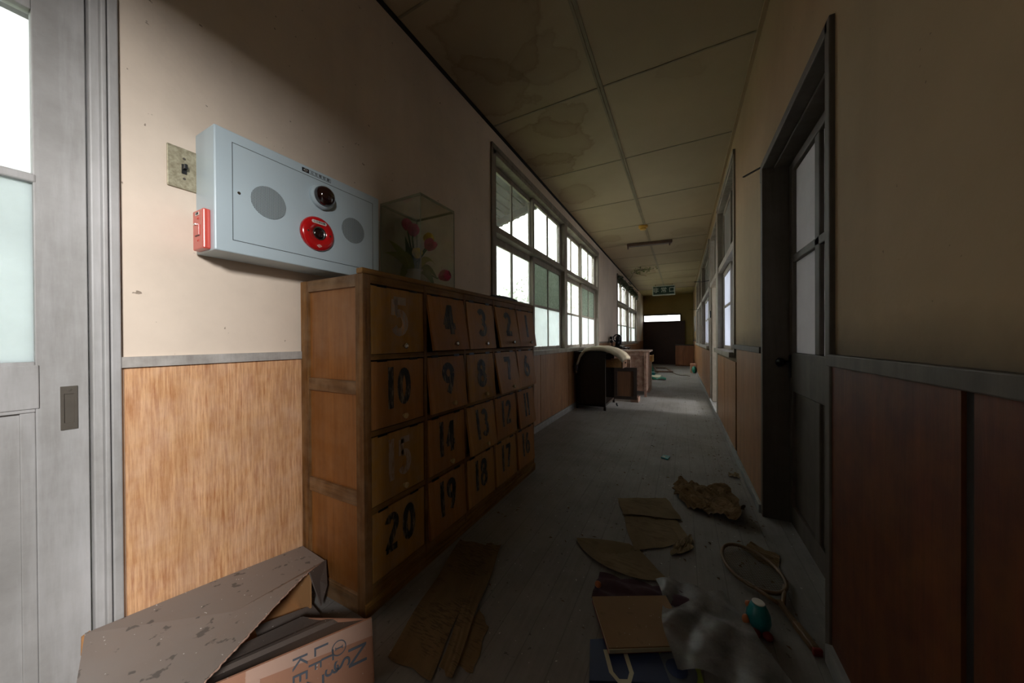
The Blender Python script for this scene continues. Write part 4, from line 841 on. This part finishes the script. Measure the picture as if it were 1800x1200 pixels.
def leaves(mb, c, spread, n, s0, s1, rg):
    for _ in range(n):
        p_ = Vector((c[0] + rg.gauss(0, spread[0]), c[1] + rg.gauss(0, spread[1]), c[2] + rg.gauss(0, spread[2]))); s_ = rg.uniform(s0, s1)
        a = Vector((rg.gauss(0, 1), rg.gauss(0, 1), rg.gauss(0, 1))).normalized(); b = a.orthogonal().normalized(); mb.add([p_ - a * s_, p_ - b * s_ * .5, p_ + a * s_, p_ + b * s_ * .5], [(0, 1, 2, 3)])
rg = random.Random(21)
iv = empty('ivy_vine', (-.9, 8.6, H), 'thin ivy shoot with green leaves creeping over the ceiling', 'ivy')
mb = MB(); pts_ = [(-1.39, 10.2, H - .02), (-1.25, 9.7, H - .03), (-1.1, 9.0, H - .04), (-.95, 8.7, H - .05), (-.68, 8.6, H - .06)]; mb.tube(pts_, .006, 6); mb.tube([pts_[2], (-1.0, 9.4, H - .03), (-.85, 9.7, H - .03)], .004, 6); mb.tube([pts_[3], (-.85, 8.3, H - .08), (-.9, 8.1, H - .1)], .004, 6); mb.build('stem', 'bark', iv)
mb = MB(); lv_ = mb
for c_ in ((-1.0, 8.75), (-.88, 8.62), (-.76, 8.6), (-.95, 8.9), (-.68, 8.6)): leaves(mb, (c_[0], c_[1], H - .06), (.07, .12, .022), 26, .012, .028, rg)
for v in mb.v: v.z = min(v.z, H - .002)
tag(mb.build('leaves', 'vineg', iv), kind='stuff')
iv = empty('withered_ivy', (XL + .03, 10.2, 2.5), 'dark withered ivy and rags hanging along the top of the far left windows', 'ivy')
mb = MB(); mb.tube([(XL + .035, 8.25 + .4 * k, 2.54 + .03 * math.sin(k * 2)) for k in range(10)], .02, 6)
for k in range(14): y = 8.3 + k * .28; mb.tube([(XL + .04, y, 2.55), (XL + .05, y + .02, 2.45 - .1 * rg.random()), (XL + .04, y - .03, 2.36 - .14 * rg.random())], .008, 5)
mb.build('stem', 'bark', iv)
mb = MB()
for k in range(30): leaves(mb, (XL + .055, 8.25 + k * .13, 2.48), (.012, .07, .06), 22, .02, .045, rg)
for v in mb.v: v.x = max(v.x, XL + .022)
tag(mb.build('leaves', 'vine', iv), kind='stuff')

# wall bits on the right
bk_ = empty('wall_bracket', (XR, 2.36, 1.98), 'dark iron L-shaped bracket on the right wall beside the door frame', 'bracket')
B(XR - .008, XR, 2.315, 2.335, 1.90, 1.985).build('plate', 'iron', bk_); MB().bar((XR - .006, 2.32, 1.985), (XR - .075, 2.42, 1.99), .012, .006).build('arm', 'iron', bk_)
tag(B(XR - .01, XR - .001, 12.1, 12.5, 1.25, 1.75).build('wall_notice', 'sign2'), 'blue-grey notice board on the right wall near the far end', 'notice')
for y, z in ((6.15, 1.95), (9.4, 1.75)):
    tag(MB().tube([(XR - .001, y, z), (XR - .10, y + .02, z - .01), (XR - .22, y + .03, z)], .005, 6).build('wire', 'iron'), 'thin black wire sticking out of the right wall %s' % ('by the doorway' if y < 7 else 'beyond the doorway, lower down'), 'wire', 'stray wires on the right wall')

# ================================================================= OUTSIDE
B(-40, XL - T, -25, 45, -.45, -.4).build('ground', 'ground', kind=st); B(1.8, 40, -25, 45, -.45, -.4).build('ground', 'ground', kind=st)
pr = empty('porch_roof', (-2.3, 3, 2.2), 'dark slatted porch roof outside the first left window', 'roof')
mb = MB()
for k in range(22): x = -1.62 - k * .085; mb.box(x - .0419, x + .0419, 1.3, 3.9, 2.72 - k * .022, 2.74 - k * .022)
mb.build('boards', 'eave', pr); MB().add([(-1.55, 1.3, 2.765), (-1.55, 3.9, 2.765), (-3.5, 3.9, 2.26), (-3.5, 1.3, 2.26), (-1.55, 1.3, 2.785), (-1.55, 3.9, 2.785), (-3.5, 3.9, 2.28), (-3.5, 1.3, 2.28)], [(0, 1, 2, 3), (7, 6, 5, 4), (0, 4, 5, 1), (1, 5, 6, 2), (2, 6, 7, 3), (3, 7, 4, 0)]).build('roofing', 'eave', pr)
for y in (1.7, 2.7, 3.7): MB().bar((-1.56, y, 2.68), (-3.5, y, 2.20), .05, .08).build('rafter', 'eave', pr)
B(-3.45, -3.37, 1.65, 1.73, -.4, 2.2).build('post', 'eave', pr); B(-3.45, -3.37, 3.75, 3.83, -.4, 2.2).build('post', 'eave', pr)
ob = empty('door_light_block', (-5.5, -3, -.4), 'pale building added to dim the sky light at the left sliding door', 'building')
B(-6.5, -4.6, -9, 1.9, -.4, 5.2).build('wall', 'outwall', ob); B(-6.7, -4.4, -9.2, 2.1, 5.2, 5.35).build('roof', 'eave', ob)  # block added to cut the sky light reaching the sliding door glass
B(-2.9, XL - T, -2.2, 1.25, 2.62, 2.68).build('added_door_canopy', 'eave', kind=st)  # canopy added out of view to keep sky light off the door pane
sh = empty('shed', (-7, 8, -.4), 'pale shed with a red roof beyond the first left window', 'shed')
B(-8.5, -6.2, 5.0, 9.5, -.4, 1.9).build('wall', 'outwall', sh); MB().add([(-5.9, 4.7, 1.9), (-5.9, 9.8, 1.9), (-7.35, 9.8, 3.0), (-7.35, 4.7, 3.0), (-8.8, 4.7, 1.9), (-8.8, 9.8, 1.9), (-5.9, 4.7, 1.8), (-5.9, 9.8, 1.8)], [(0, 1, 2, 3), (3, 2, 5, 4), (0, 6, 7, 1)]).build('roof', 'redroof', sh)
hg_ = empty('hedge', (-4.2, 6.2, -.4), 'loose green hedge outside the near left windows', 'hedge'); rg = random.Random(77); mb = MB()
for k in range(34): leaves(mb, (-4.2 + rg.uniform(-.3, .3), 2.6 + k * .2, rg.uniform(.2, 1.1)), (.22, .3, .5), 110, .03, .06, rg)
tag(mb.build('foliage', 'tree', hg_), kind='stuff'); mb = MB(); [mb.tube([(-4.2, 3 + k * .8, -.4), (-4.15, 3.1 + k * .8, 1.2)], .03, 6) for k in range(8)]; mb.build('stems', 'bark', hg_)
spots = [(-6.3, 3.2, 3.2, 1.0, 'leafy tree with a low crown outside the near left window'), (-5.2, 11.4, 1.9, .9, 'bushy green tree outside the left windows past the red roof'), (-5.0, 14.5, 3.0, 1.3, 'tall leafy tree outside the far left windows')]
for i, (x, y, h, s_, lab) in enumerate(spots):
    t = empty('tree', (x, y, -.4), lab, 'tree', 'trees outside the left windows'); rg = random.Random(40 + i)
    mb = MB().tube([(x, y, -.4), (x + .05, y, h * .4), (x, y + .1, h)], [.11, .08, .04], 8)
    for k in range(6): a = k * 1.1; mb.tube([(x, y, h * .5), (x + math.cos(a) * s_, y + math.sin(a) * s_, h + .3 * math.sin(k))], [.04, .012], 6)
    mb.build('trunk', 'bark', t); mb = MB(); n = int(1500 * s_)
    for k in range(7): a = k * .9; leaves(mb, (x + math.cos(a) * s_ * .7, y + math.sin(a) * s_ * .8, h + .5 * math.sin(k * 2) * s_), (.32 * s_, .4 * s_, .34 * s_), n // 7, .04, .09, rg)
    tag(mb.build('foliage', 'tree', t), kind='stuff')
